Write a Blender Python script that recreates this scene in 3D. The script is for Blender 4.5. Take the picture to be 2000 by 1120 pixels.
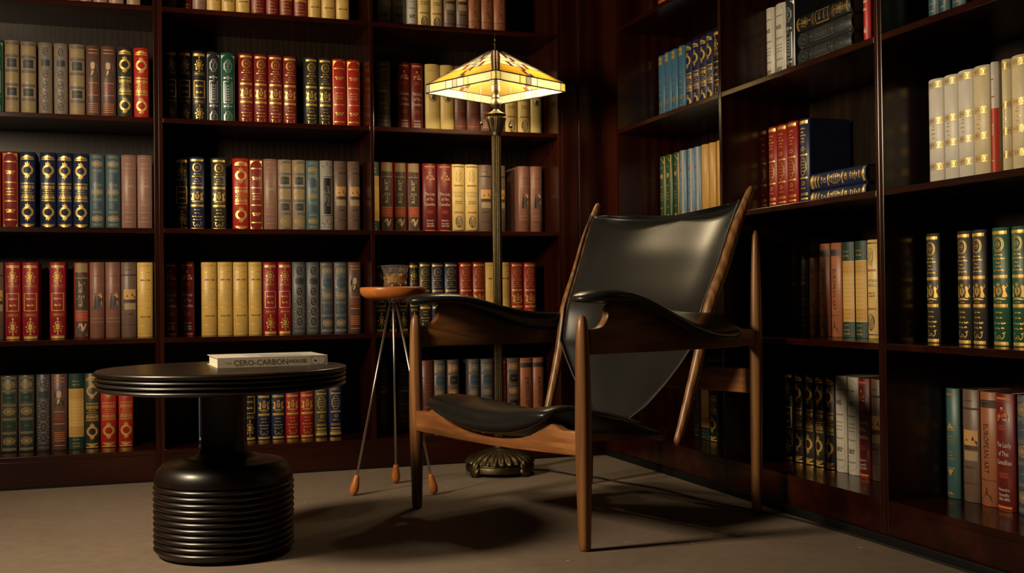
import bpy, bmesh, math, random
from mathutils import Vector, Matrix
random.seed(7)
for o in list(bpy.data.objects):
    bpy.data.objects.remove(o)
scene = bpy.context.scene
COL = scene.collection
PI = math.pi

# ------------------------------------------------------------------ camera, world, lights, exposure
YAW, PITCH, ROLL, EYE = 18.6709, 0.6967, -0.6605, 0.65
F_PX = 2163.34

def make_camera():
    y, p, r = (math.radians(v) for v in (YAW, PITCH, ROLL))
    f = Vector((math.sin(y)*math.cos(p), math.cos(y)*math.cos(p), math.sin(p)))
    rt = Vector((math.cos(y), -math.sin(y), 0))
    up = rt.cross(f)
    r2 = rt*math.cos(r) + up*math.sin(r)
    u2 = -rt*math.sin(r) + up*math.cos(r)
    cam = bpy.data.cameras.new('camera')
    cam.sensor_fit = 'HORIZONTAL'; cam.sensor_width = 36; cam.lens = F_PX/2000*36
    cam.clip_start = .05
    ob = bpy.data.objects.new('camera', cam); COL.objects.link(ob)
    m = Matrix((r2, u2, -f)).transposed().to_4x4(); m.translation = (0, 0, EYE)
    ob.matrix_world = m
    scene.camera = ob
make_camera()

world = bpy.data.worlds.new('room_dark'); scene.world = world; world.use_nodes = True
world.node_tree.nodes['Background'].inputs[0].default_value = (.66, .84, 1, 1)
world.node_tree.nodes['Background'].inputs[1].default_value = .0035

def area(name, loc, target, sx, sy, watts, col, spread=180):
    l = bpy.data.lights.new(name, 'AREA'); l.shape = 'RECTANGLE'; l.size = sx; l.size_y = sy
    l.energy = watts; l.color = col; l.spread = math.radians(spread)
    o = bpy.data.objects.new(name, l); COL.objects.link(o); o.location = loc
    o.rotation_euler = (Vector(target)-Vector(loc)).to_track_quat('-Z', 'Y').to_euler()
    return o
area('softbox_light', (-1.0, 2.66, 1.50), (1.2, 2.82, 1.12), .30, .42, 66, (1, .79, .52))

vs = scene.view_settings
vs.view_transform = 'Standard'; vs.look = 'None'; vs.gamma = 1; vs.exposure = 0; vs.use_curve_mapping = False
scene.cycles.max_bounces = 8; scene.cycles.diffuse_bounces = 1; scene.cycles.transmission_bounces = 10; scene.cycles.transparent_max_bounces = 10
scene.cycles.sample_clamp_indirect = 4; scene.cycles.blur_glossy = 1
try: scene.cycles.use_denoising = True
except Exception: pass

# ------------------------------------------------------------------ materials
MATS = {}
def nodes(m):
    m.use_nodes = True
    nt = m.node_tree
    return nt, nt.nodes, nt.links, nt.nodes['Principled BSDF']

def leather(key, col, rough=.42, bump=.12, scale=420, metal=0, spec=.5, var=.25):
    if key in MATS: return MATS[key]
    m = bpy.data.materials.new(key); nt, N, L, b = nodes(m)
    b.inputs['Roughness'].default_value = rough; b.inputs['Metallic'].default_value = metal
    b.inputs['Specular IOR Level'].default_value = spec
    tc = N.new('ShaderNodeTexCoord'); nz = N.new('ShaderNodeTexNoise'); nz.inputs['Scale'].default_value = 24
    nz.inputs['Detail'].default_value = 5
    L.new(tc.outputs['Object'], nz.inputs['Vector'])
    mx = N.new('ShaderNodeMix'); mx.data_type = 'RGBA'
    mx.inputs[6].default_value = (*[c*(1-var) for c in col], 1); mx.inputs[7].default_value = (*[min(1, c*(1+var)) for c in col], 1)
    L.new(nz.outputs['Fac'], mx.inputs[0]); L.new(mx.outputs[2], b.inputs['Base Color'])
    if bump:
        n2 = N.new('ShaderNodeTexNoise'); n2.inputs['Scale'].default_value = scale; n2.inputs['Detail'].default_value = 3
        L.new(tc.outputs['Object'], n2.inputs['Vector'])
        bp = N.new('ShaderNodeBump'); bp.inputs['Strength'].default_value = bump; bp.inputs['Distance'].default_value = .001
        L.new(n2.outputs['Fac'], bp.inputs['Height']); L.new(bp.outputs['Normal'], b.inputs['Normal'])
    MATS[key] = m
    return m

def wood(key, dark, light, rough=.35, axis='Z', scale=14, stretch=.06, coat=0., ring=9, bump=.05, spec=.5):
    if key in MATS: return MATS[key]
    m = bpy.data.materials.new(key); nt, N, L, b = nodes(m)
    tc = N.new('ShaderNodeTexCoord'); mp = N.new('ShaderNodeMapping')
    s = [1, 1, 1]; s['XYZ'.index(axis)] = stretch
    mp.inputs['Scale'].default_value = s
    L.new(tc.outputs['Object'], mp.inputs['Vector'])
    n1 = N.new('ShaderNodeTexNoise'); n1.inputs['Scale'].default_value = scale; n1.inputs['Detail'].default_value = 6
    n1.inputs['Distortion'].default_value = .6
    L.new(mp.outputs[0], n1.inputs['Vector'])
    w = N.new('ShaderNodeTexWave'); w.inputs['Scale'].default_value = ring; w.inputs['Distortion'].default_value = 7
    w.inputs['Detail'].default_value = 3; w.inputs['Detail Scale'].default_value = 1.6
    L.new(mp.outputs[0], w.inputs['Vector'])
    ad = N.new('ShaderNodeMath'); ad.operation = 'MULTIPLY'
    L.new(n1.outputs['Fac'], ad.inputs[0]); L.new(w.outputs['Fac'], ad.inputs[1])
    mad = N.new('ShaderNodeMath'); mad.operation = 'MULTIPLY_ADD'; mad.inputs[1].default_value = .9; mad.inputs[2].default_value = .1
    L.new(ad.outputs[0], mad.inputs[0])
    mx = N.new('ShaderNodeMix'); mx.data_type = 'RGBA'
    mx.inputs[6].default_value = (*dark, 1); mx.inputs[7].default_value = (*light, 1)
    L.new(mad.outputs[0], mx.inputs[0]); L.new(mx.outputs[2], b.inputs['Base Color'])
    b.inputs['Roughness'].default_value = rough; b.inputs['Coat Weight'].default_value = coat
    b.inputs['Coat Roughness'].default_value = .12; b.inputs['Specular IOR Level'].default_value = spec
    if bump:
        bp = N.new('ShaderNodeBump'); bp.inputs['Strength'].default_value = bump; bp.inputs['Distance'].default_value = .001
        L.new(mad.outputs[0], bp.inputs['Height']); L.new(bp.outputs['Normal'], b.inputs['Normal'])
    MATS[key] = m
    return m

def metal(key, col, rough, patina=None, metallic=1):
    if key in MATS: return MATS[key]
    m = bpy.data.materials.new(key); nt, N, L, b = nodes(m)
    b.inputs['Metallic'].default_value = metallic; b.inputs['Roughness'].default_value = rough
    b.inputs['Base Color'].default_value = (*col, 1)
    if patina:
        tc = N.new('ShaderNodeTexCoord'); nz = N.new('ShaderNodeTexNoise'); nz.inputs['Scale'].default_value = 60; nz.inputs['Detail'].default_value = 4
        L.new(tc.outputs['Object'], nz.inputs['Vector'])
        mx = N.new('ShaderNodeMix'); mx.data_type = 'RGBA'
        mx.inputs[6].default_value = (*patina, 1); mx.inputs[7].default_value = (*col, 1)
        L.new(nz.outputs['Fac'], mx.inputs[0]); L.new(mx.outputs[2], b.inputs['Base Color'])
    MATS[key] = m
    return m

def glassmat(key, col, rough=0, ior=1.5, trans=1):
    if key in MATS: return MATS[key]
    m = bpy.data.materials.new(key); nt, N, L, b = nodes(m)
    b.inputs['Base Color'].default_value = (*col, 1); b.inputs['Transmission Weight'].default_value = trans
    b.inputs['Roughness'].default_value = rough; b.inputs['IOR'].default_value = ior
    MATS[key] = m
    return m

def stained(key, col, trans=.62):
    """art glass: lets the bulb's light through and shows its own streaky colour"""
    if key in MATS: return MATS[key]
    m = bpy.data.materials.new(key); m.use_nodes = True; nt = m.node_tree; N, L = nt.nodes, nt.links
    N.remove(N['Principled BSDF']); out = N['Material Output']
    tc = N.new('ShaderNodeTexCoord'); nz = N.new('ShaderNodeTexNoise'); nz.inputs['Scale'].default_value = 30; nz.inputs['Detail'].default_value = 4
    L.new(tc.outputs['Object'], nz.inputs['Vector'])
    mx = N.new('ShaderNodeMix'); mx.data_type = 'RGBA'
    mx.inputs[6].default_value = (*[c*.8 for c in col], 1); mx.inputs[7].default_value = (*[min(1, c*1.15) for c in col], 1)
    L.new(nz.outputs['Fac'], mx.inputs[0])
    tr = N.new('ShaderNodeBsdfTranslucent'); df = N.new('ShaderNodeBsdfDiffuse'); gl = N.new('ShaderNodeBsdfGlossy')
    gl.inputs['Roughness'].default_value = .15
    L.new(mx.outputs[2], tr.inputs[0]); L.new(mx.outputs[2], df.inputs[0])
    s1 = N.new('ShaderNodeMixShader'); s1.inputs[0].default_value = trans
    L.new(df.outputs[0], s1.inputs[1]); L.new(tr.outputs[0], s1.inputs[2])
    s2 = N.new('ShaderNodeMixShader'); s2.inputs[0].default_value = .04
    L.new(s1.outputs[0], s2.inputs[1]); L.new(gl.outputs[0], s2.inputs[2])
    L.new(s2.outputs[0], out.inputs['Surface'])
    MATS[key] = m
    return m

MAHOG = wood('mahogany_laminate', (.012, .0016, .0008), (.040, .0080, .0034), rough=.20, spec=.40, axis='X', scale=9, stretch=.08, ring=5, bump=.02)
MAHOGV = wood('mahogany_laminate_upright', (.012, .0016, .0008), (.040, .0080, .0034), rough=.22, spec=.38, axis='Z', scale=9, stretch=.08, ring=5, bump=.02)
BACKW = wood('oak_grain_back_panel', (.006, .0028, .0016), (.024, .0125, .0062), rough=.40, spec=.3, axis='Z', scale=24, stretch=.12, ring=14, bump=.03)
WALNUT = wood('oiled_walnut', (.13, .050, .016), (.40, .190, .062), rough=.38, axis='Z', scale=40, stretch=.05, ring=16)
WALNUTX = wood('oiled_walnut_lengthwise', (.10, .036, .012), (.31, .140, .045), rough=.38, axis='X', scale=40, stretch=.05, ring=16)
WALNUTY = wood('oiled_walnut_crosswise', (.17, .060, .017), (.48, .205, .062), rough=.38, axis='Y', scale=26, stretch=.10, ring=22)
ESPRESSO = wood('espresso_stained_wood', (.0040, .0020, .0011), (.0170, .0072, .0032), rough=.34, axis='X', scale=10, stretch=.1, coat=.05, ring=6, bump=.02)
CHERRY = wood('orange_cherry_wood', (.36, .105, .016), (.58, .205, .042), rough=.36, axis='X', scale=22, stretch=.1, ring=9)
BLACKHIDE = leather('black_hide', (.012, .0115, .011), rough=.30, bump=.05, scale=260, spec=.45, var=.15)
SEAM = leather('black_welt', (.05, .05, .052), rough=.35, bump=0)
BRONZE = metal('antique_bronze', (.17, .130, .066), .46, (.055, .044, .024))
DARKIRON = metal('dark_bronze_finial', (.10, .07, .05), .4)
STEEL = metal('brushed_steel_rod', (.55, .53, .50), .32)
LEAD = metal('dark_lead_came', (.03, .022, .016), .45, metallic=.6)
GOLD = metal('gilt_foil', (.78, .50, .13), .36, metallic=.55)
DSILVER = metal('dull_silver', (.13, .13, .12), .45, metallic=.4)
DGOLD = metal('dull_gilt', (.42, .27, .08), .42, metallic=.5)
SILVER = metal('silver_foil', (.62, .64, .66), .34, metallic=.5)
PAGES = leather('page_edges', (.62, .54, .40), rough=.8, bump=0, spec=.1, var=.1)
def paint(key, col, rough=.5): return leather('ink_'+key, col, rough=rough, bump=0, var=.08)

# ------------------------------------------------------------------ mesh helpers
def new_obj(name, bm, mats, parent=None, smooth=False, loc=None):
    me = bpy.data.meshes.new(name)
    bm.normal_update(); bm.to_mesh(me); bm.free()
    for m in (mats if isinstance(mats, (list, tuple)) else [mats]): me.materials.append(m)
    if smooth:
        for p in me.polygons: p.use_smooth = True
    o = bpy.data.objects.new(name, me); COL.objects.link(o)
    if parent: o.parent = parent
    if loc: o.location = loc
    return o

def autosmooth(o, deg=40):
    me = o.data
    for p in me.polygons: p.use_smooth = True
    bm = bmesh.new(); bm.from_mesh(me)
    lim = math.radians(deg)
    for e in bm.edges:
        if len(e.link_faces) == 2 and e.calc_face_angle(0) > lim: e.smooth = False
    bm.to_mesh(me); bm.free()
    return o

def empty(name, loc, rotz=0, label=None, cat=None, group=None):
    o = bpy.data.objects.new(name, None); COL.objects.link(o)
    o.location = loc; o.rotation_euler = (0, 0, rotz); o.empty_display_size = .05
    if label: o['label'] = label
    if cat: o['category'] = cat
    if group: o['group'] = group
    return o

def box(bm, x0, x1, y0, y1, z0, z1, bevel=0, mi=0):
    vs_ = [bm.verts.new((x, y, z)) for z in (z0, z1) for y in (y0, y1) for x in (x0, x1)]
    q = ((0, 2, 3, 1), (4, 5, 7, 6), (0, 1, 5, 4), (2, 6, 7, 3), (0, 4, 6, 2), (1, 3, 7, 5))
    fs = [bm.faces.new([vs_[i] for i in f]) for f in q]
    for f in fs: f.material_index = mi
    if bevel:
        es = list({e for f in fs for e in f.edges})
        bmesh.ops.bevel(bm, geom=es, offset=bevel, segments=2, affect='EDGES', profile=.5)

def lathe(bm, prof, n=48, cx=0, cy=0, mod=None, cap=True):
    rings = []
    for r, z in prof:
        ring = []
        for i in range(n):
            t = 2*PI*i/n
            rr = r*(mod(t, z) if mod else 1)
            ring.append(bm.verts.new((cx+rr*math.cos(t), cy+rr*math.sin(t), z)))
        rings.append(ring)
    for a, b in zip(rings, rings[1:]):
        for i in range(n):
            j = (i+1) % n
            bm.faces.new((a[i], a[j], b[j], b[i]))
    if cap:
        bm.faces.new(list(reversed(rings[0]))); bm.faces.new(rings[-1])
    return rings

def loft(bm, rings, cap=True, closed=True):
    R = [[bm.verts.new(p) for p in ring] for ring in rings]
    n = len(R[0])
    for a, b in zip(R, R[1:]):
        for i in range(n if closed else n-1):
            j = (i+1) % n
            bm.faces.new((a[i], a[j], b[j], b[i]))
    if cap:
        bm.faces.new(list(reversed(R[0]))); bm.faces.new(R[-1])
    bmesh.ops.recalc_face_normals(bm, faces=bm.faces[:])

def tube(bm, pts, radii, n=14, sx=1., cap=True):
    """swept round bar with a radius per point"""
    pts = [Vector(p) for p in pts]
    if not isinstance(radii, (list, tuple)): radii = [radii]*len(pts)
    rings = []; ref = None
    for i, p in enumerate(pts):
        d = (pts[min(i+1, len(pts)-1)] - pts[max(i-1, 0)]).normalized()
        if ref is None:
            ref = Vector((1, 0, 0)) if abs(d.x) < .8 else Vector((0, 1, 0))
        u = (ref - d*ref.dot(d)).normalized(); v = d.cross(u); ref = u
        rings.append([p + u*(radii[i]*sx*math.cos(2*PI*k/n)) + v*(radii[i]*math.sin(2*PI*k/n)) for k in range(n)])
    loft(bm, rings, cap)

def smooth_path(pts, k=6):
    pts = [Vector(p) for p in pts]; out = []
    for i in range(len(pts)-1):
        p0 = pts[max(i-1, 0)]; p1 = pts[i]; p2 = pts[i+1]; p3 = pts[min(i+2, len(pts)-1)]
        for j in range(k):
            t = j/k
            out.append(.5*((2*p1)+(p2-p0)*t+(2*p0-5*p1+4*p2-p3)*t*t+(3*p1-p0-3*p2+p3)*t**3))
    out.append(pts[-1])
    return out

def lerp_table(tab, x):
    """smooth-ish interpolation in rows (x, v1, v2, ...)"""
    if x <= tab[0][0]: return tab[0][1:]
    for a, b in zip(tab, tab[1:]):
        if x <= b[0]:
            t = (x-a[0])/(b[0]-a[0])
            return tuple(p+(q-p)*t for p, q in zip(a[1:], b[1:]))
    return tab[-1][1:]

TXT = {}
def text_tris(s, shear=0., bold=0.):
    """glyph outlines of a line of lettering as (points, faces), centred, cap height about 0.7"""
    key = (s, shear, bold)
    if key in TXT: return TXT[key]
    c = bpy.data.curves.new('lettering', 'FONT'); c.body = s; c.align_x = 'CENTER'; c.resolution_u = 2; c.shear = shear; c.offset = bold
    o = bpy.data.objects.new('lettering', c); COL.objects.link(o)
    dg = bpy.context.evaluated_depsgraph_get()
    me = bpy.data.meshes.new_from_object(o.evaluated_get(dg))
    vs_ = [(v.co.x, v.co.y-.34) for v in me.vertices]; fs = [tuple(p.vertices) for p in me.polygons]
    bpy.data.objects.remove(o); bpy.data.curves.remove(c); bpy.data.meshes.remove(me)
    TXT[key] = (vs_, fs)
    return TXT[key]

# ------------------------------------------------------------------ the room
YL, XR, DEP, T = 4.2645, 1.8465, .35, .018
SH = {1: .1154, 2: .5255, 3: .929, 4: 1.3357, 5: 1.7476, 6: 2.157}
TOPZ = 2.575

def struct(name, bm, mats, smooth=False):
    o = new_obj(name, bm, mats, smooth=smooth); o['kind'] = 'structure'; return o

def floor_material():
    m = bpy.data.materials.new('worn_concrete'); nt, N, L, b = nodes(m)
    tc = N.new('ShaderNodeTexCoord')
    n1 = N.new('ShaderNodeTexNoise'); n1.inputs['Scale'].default_value = 1.7; n1.inputs['Detail'].default_value = 8; n1.inputs['Roughness'].default_value = .65
    n2 = N.new('ShaderNodeTexNoise'); n2.inputs['Scale'].default_value = 26; n2.inputs['Detail'].default_value = 6
    n3 = N.new('ShaderNodeTexVoronoi'); n3.inputs['Scale'].default_value = 6.5
    for n in (n1, n2, n3): L.new(tc.outputs['Object'], n.inputs['Vector'])
    a = N.new('ShaderNodeMix'); a.data_type = 'RGBA'; a.inputs[6].default_value = (.180, .132, .100, 1); a.inputs[7].default_value = (.295, .228, .176, 1)
    L.new(n1.outputs['Fac'], a.inputs[0])
    c = N.new('ShaderNodeMix'); c.data_type = 'RGBA'; c.blend_type = 'MULTIPLY'; c.inputs[0].default_value = .35
    L.new(a.outputs[2], c.inputs[6]); L.new(n2.outputs['Fac'], c.inputs[7])
    # small pale paint specks
    lt = N.new('ShaderNodeMath'); lt.operation = 'LESS_THAN'; lt.inputs[1].default_value = .030
    L.new(n3.outputs['Distance'], lt.inputs[0])
    d = N.new('ShaderNodeMix'); d.data_type = 'RGBA'; d.inputs[7].default_value = (.5, .44, .36, 1)
    L.new(lt.outputs[0], d.inputs[0]); L.new(c.outputs[2], d.inputs[6])
    L.new(d.outputs[2], b.inputs['Base Color'])
    b.inputs['Roughness'].default_value = .62; b.inputs['Specular IOR Level'].default_value = .3
    bp = N.new('ShaderNodeBump'); bp.inputs['Strength'].default_value = .12; bp.inputs['Distance'].default_value = .004
    L.new(n2.outputs['Fac'], bp.inputs['Height']); L.new(bp.outputs['Normal'], b.inputs['Normal'])
    return m

bm = bmesh.new(); box(bm, -3.2, 2.32, -1.2, 4.74, -.08, 0); struct('floor', bm, floor_material())
WALLM = leather('dark_plaster', (.05, .035, .025), rough=.8, bump=.1, scale=60)
bm = bmesh.new(); box(bm, -3.2, 2.32, 4.64, 4.74, 0, 2.8); struct('wall_back', bm, WALLM)
bm = bmesh.new(); box(bm, 2.22, 2.32, -1.2, 4.64, 0, 2.8); struct('wall_right', bm, WALLM)
bm = bmesh.new(); box(bm, -3.2, 2.32, -1.2, 4.74, 2.8, 2.88); struct('ceiling', bm, WALLM)
# filler boards closing the corner between the two runs of shelving
bm = bmesh.new(); box(bm, 1.6655, 1.737, YL, YL+.02, 0, TOPZ, .002); struct('trim_1', bm, MAHOGV)
bm = bmesh.new(); box(bm, 1.7375, XR+.018, YL-.012, YL+.02, 0, TOPZ, .004); struct('trim_2', bm, MAHOGV)
bm = bmesh.new(); box(bm, XR, XR+.02, 4.121, YL-.0125, 0, TOPZ, .002); struct('trim_3', bm, MAHOGV)
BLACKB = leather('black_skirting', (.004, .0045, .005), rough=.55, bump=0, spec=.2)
bm = bmesh.new(); box(bm, XR-.010, XR-.0005, 1.0, YL-.013, 0, .026, .003); struct('baseboard_right', bm, BLACKB)
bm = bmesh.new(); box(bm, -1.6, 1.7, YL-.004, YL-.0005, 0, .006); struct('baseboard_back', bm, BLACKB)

def case_unit(name, label, uprights, along, shelf_levels=(1, 2, 3, 4, 5, 6)):
    """one shelving unit. uprights: list of (near edge, far edge, kind) along the run; along 'X' = back wall, 'Y' = side wall"""
    lo, hi = uprights[0][0], uprights[-1][1]
    root = empty(name, ((lo+hi)/2, YL, 0) if along == 'X' else (XR, (lo+hi)/2, 0), 0, label, 'bookcase')
    off = root.location.copy()
    def put(nm, u0, u1, d0, d1, z0, z1, m, bev=.0018):
        b_ = bmesh.new()
        if along == 'X': box(b_, u0-off.x, u1-off.x, d0, d1, z0, z1, bev)
        else: box(b_, d0, d1, u0-off.y, u1-off.y, z0, z1, bev)
        return new_obj(nm, b_, m, root)
    for u0, u1, kind in uprights:
        put(kind, u0, u1, 0, DEP, 0, TOPZ, MAHOGV)
    for (a0, a1, _), (b0, b1, _) in zip(uprights, uprights[1:]):
        put('plinth', a1+.0003, b0-.0003, .001, .019, 0, SH[1]-T-.0003, MAHOG, .001)
        for s in shelf_levels:
            put('shelf', a1+.0003, b0-.0003, .0005, DEP-.009, SH[s]-T, SH[s], MAHOG)
        put('top_panel', a1+.0003, b0-.0003, .0005, DEP-.009, TOPZ-T, TOPZ, MAHOG)
        put('back_panel', a1+.0003, b0-.0003, DEP-.0085, DEP, 0, TOPZ, BACKW, 0)
    return root
case_unit('bookcase', 'dark mahogany bookcase on the back wall, one bay showing, beyond the round table', [(-.80, -.7845, 'side_panel'), (.0602, .0757, 'side_panel')], 'X')
case_unit('bookcase', 'dark mahogany double bookcase on the back wall behind the floor lamp', [(.0760, .0915, 'side_panel'), (.8639, .8794, 'divider'), (1.6496, 1.6651, 'side_panel')], 'X')
case_unit('bookcase', 'dark mahogany double bookcase on the side wall behind the armchair', [(2.4412, 2.4566, 'side_panel'), (3.2640, 3.2825, 'divider'), (4.104, 4.1205, 'side_panel')], 'Y')
case_unit('bookcase', 'dark mahogany bookcase on the side wall, nearest the viewer, holding the white and gilt volumes', [(1.560, 1.5755, 'side_panel'), (2.4255, 2.4409, 'side_panel')], 'Y')

# ------------------------------------------------------------------ round pedestal table
def round_table():
    t = empty('round_table', (.212, 3.003, 0), 0, 'low round espresso pedestal table with ribbed drum base, holding a pale book', 'table')
    bm = bmesh.new()
    R = .3200
    prof = [(.001, .4275), (.20, .4275), (.290, .428), (.306, .430)]
    for k in range(3):                                # three rounded reeds under the top slab
        z = .4305+k*.0125
        for j in range(7):
            a = PI*j/6
            prof.append((R-.010+.0085*math.sin(a), z+.0125*(j/6)))
    z = .468
    for j in range(9):
        a = -PI/2+PI*j/8
        prof.append((R-.007+.007*math.cos(a), .4750+.007*math.sin(a)))
    prof += [(.30, .4822), (.001, .4822)]
    lathe(bm, prof, 96)
    autosmooth(new_obj('tabletop', bm, ESPRESSO, t), 50)
    bm = bmesh.new()
    lathe(bm, [(.064, .4275), (.060, .40), (.0585, .34), (.059, .29), (.061, .270), (.067, .258), (.082, .2500), (.099, .2480)][::-1], 64)
    autosmooth(new_obj('stem', bm, ESPRESSO, t), 60)
    bm = bmesh.new()
    prof = [(.001, 0), (.148, 0), (.165, .004), (.1725, .011)]
    n = 11; z0, z1 = .013, .186
    for k in range(n):
        for j in range(7):
            a = PI*j/6
            prof.append((.1725+.0070*math.sin(a), z0+(z1-z0)*(k+j/6)/n))
    for j in range(9):
        a = (PI/2)*j/8
        prof.append((.136+.041*math.cos(a), .189+.050*math.sin(a)))
    prof += [(.115, .2435), (.098, .2478), (.001, .2478)]
    lathe(bm, prof, 96)
    autosmooth(new_obj('drum_base', bm, ESPRESSO, t), 60)
round_table()

# ------------------------------------------------------------------ the pale book lying on it
def lying_book():
    L_, W_, H_ = .287, .215, .0265
    t = empty('book', (.193, 2.950, .4823), math.radians(3.4), 'pale paperback about a carbon house lying flat on the round table', 'book')
    cov = paint('pale_cover', (.58, .52, .43), .45); spn = paint('pale_spine', (.46, .41, .33), .5)
    bm = bmesh.new()
    box(bm, 0, L_, .0015, W_, 0, .0018, .0004); box(bm, 0, L_, .0015, W_, H_-.0018, H_, .0004)
    nb = len(bm.faces)
    # soft landscape picture across the front cover
    def quad(x0, x1, y0, y1, mi):
        zq = H_+.0004*mi
        v = [bm.verts.new(p) for p in ((x0, y0, zq), (x1, y0, zq), (x1, y1, zq), (x0, y1, zq))]
        bm.faces.new(v).material_index = mi
    quad(.085, .262, .012, .205, 1); quad(.120, .225, .03, .09, 2); quad(.10, .18, .12, .17, 3)
    new_obj('cover', bm, [cov, paint('cover_sky', (.44, .43, .42)), paint('cover_earth', (.40, .30, .20)), paint('cover_cloud', (.52, .50, .48))], t)
    bm = bmesh.new(); box(bm, .005, L_-.005, .002, W_-.005, .0019, H_-.0019); new_obj('page_block', bm, PAGES, t)
    bm = bmesh.new(); box(bm, 0, L_, 0, .0013, 0, H_, .0004)
    def put_text(s, cx, cz, size, mi, xs=1., bold=0., sh=0.):
        vs_, fs = text_tris(s, sh, bold)
        xs = xs/(max(x for x, y in vs_)-min(x for x, y in vs_))/size
        V = [bm.verts.new((cx+x*size*xs, -.0004, cz+y*size)) for x, y in vs_]
        for f in fs:
            try: bm.faces.new([V[i] for i in f]).material_index = mi
            except ValueError: pass
    def rect(x0, x1, z0, z1, mi, y=-.0002):
        bm.faces.new([bm.verts.new(p) for p in ((x0, y, z0), (x1, y, z0), (x1, y, z1), (x0, y, z1))]).material_index = mi
    put_text('THE', .026, .0125, .0080, 2, .017)
    put_text('CERO-CARBON', .111, .0125, .0205, 1, .139)
    put_text('HOUSE', .207, .0130, .0125, 1, .046, .012)
    rect(.240, L_, .0006, H_-.0006, 3)
    def disc(cx, cz, rx, rz, mi, y):
        bm.faces.new([bm.verts.new((cx+rx*math.cos(2*PI*k/24), y, cz+rz*math.sin(2*PI*k/24))) for k in range(24)]).material_index = mi
    disc(.2565, .0132, .0105, .0098, 4, -.0004); disc(.2695, .0132, .0105, .0098, 4, -.00045)
    disc(.2535, .0128, .0032, .0026, 5, -.0007)
    rect(.2625, .2630, .006, .021, 3, -.0008); rect(.2700, .2704, .006, .021, 3, -.0008)
    new_obj('spine', bm, [spn, paint('title_brown', (.12, .085, .05)), paint('title_faint', (.34, .28, .21)), paint('spine_grey', (.32, .30, .26)), paint('logo_pale', (.52, .48, .41)), paint('logo_dot', (.03, .02, .015))], t)
lying_book()

# ------------------------------------------------------------------ tripod side table and tumbler
def tripod():
    cx, cy = .830, 3.730
    t = empty('tripod_table', (cx, cy, 0), 0, 'small orange wood drinks table on three thin steel legs', 'table')
    bm = bmesh.new()
    lathe(bm, [(.001, .655), (.055, .655), (.082, .6575), (.099, .664), (.108, .672), (.1125, .682), (.1140, .690), (.113, .6960), (.110, .6988), (.100, .6985), (.001, .6985)], 72)
    new_obj('tabletop', bm, CHERRY, t, smooth=True)
    autosmooth(t.children[0], 50)
    bm = bmesh.new(); lathe(bm, [(.001, .646), (.015, .646), (.019, .649), (.019, .6548), (.001, .6548)], 40)
    autosmooth(new_obj('leg_hub', bm, STEEL, t), 40)
    for k, (fx, fy) in enumerate(((.679, 3.695), (.869, 3.890), (.936, 3.606))):
        top = Vector(((fx-cx)*.075, (fy-cy)*.075, .648)); bot = Vector((fx-cx, fy-cy, .004))
        bm = bmesh.new(); tube(bm, [top, top+(bot-top)*.92], .0042, 12)
        leg = new_obj('leg', bm, STEEL, t, smooth=True)
        d = (bot-top).normalized()
        bm = bmesh.new()
        L_ = .066
        rings = []
        up = -d; u = up.orthogonal().normalized(); v = up.cross(u)
        for s, r in ((0, .004), (.001, .0095), (.006, .0125), (.016, .0152), (.028, .0150), (.045, .0122), (.060, .0092), (.065, .0082), (.066, .004)):
            c = bot+up*s
            ring = [c+u*(r*math.cos(2*PI*i/20))+v*(r*math.sin(2*PI*i/20)) for i in range(20)]
            for p in ring: p.z = max(p.z, .0005)
            rings.append(ring)
        loft(bm, rings)
        new_obj('wooden_foot', bm, CHERRY, leg, smooth=True)
tripod()

def tumbler():
    t = empty('whisky_glass', (.836, 3.722, .6995), .2, 'cut crystal tumbler with amber whisky on the tripod table', 'glass')
    bm = bmesh.new()
    n = 10
    H_ = .0735
    def ring(r0, z, off, k=0.):
        out = []
        for i in range(2*n):
            a = 2*PI*(i+off)/(2*n)
            rr = r0*(1+(k if i % 2 else -k))
            out.append(Vector((rr*math.cos(a), rr*math.sin(a), z)))
        return out
    outer = [ring(.034, 0, 0), ring(.0385, .002, 0, .01), ring(.0400, .012, 0, .035), ring(.0385, .022, 0, -.035), ring(.0412, .033, 0, .035),
             ring(.0400, .044, 0, -.035), ring(.0418, .053, 0, .015), ring(.0448, .063, 0, 0), ring(.0485, H_-.001, 0, 0), ring(.0478, H_, 0, 0)]
    inner = [ring(.0460, H_-.0005, 0), ring(.0422, .062, 0), ring(.0372, .050, 0), ring(.0352, .030, 0), ring(.0340, .014, 0), ring(.028, .0115, 0)]
    loft(bm, outer+inner)
    crystal = glassmat('clear_crystal', (.98, .96, .93), .01, 1.52, .972)
    new_obj('glass_body', bm, crystal, t)
    bm = bmesh.new()
    loft(bm, [ring(.0279, .0117, 0), ring(.0339, .0142, 0), ring(.03505, .030, 0), ring(.0358, .0365, 0)])
    new_obj('whisky', bm, glassmat('amber_spirit', (1.0, .52, .05), .02, 1.36, .50), t)
tumbler()

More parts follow.
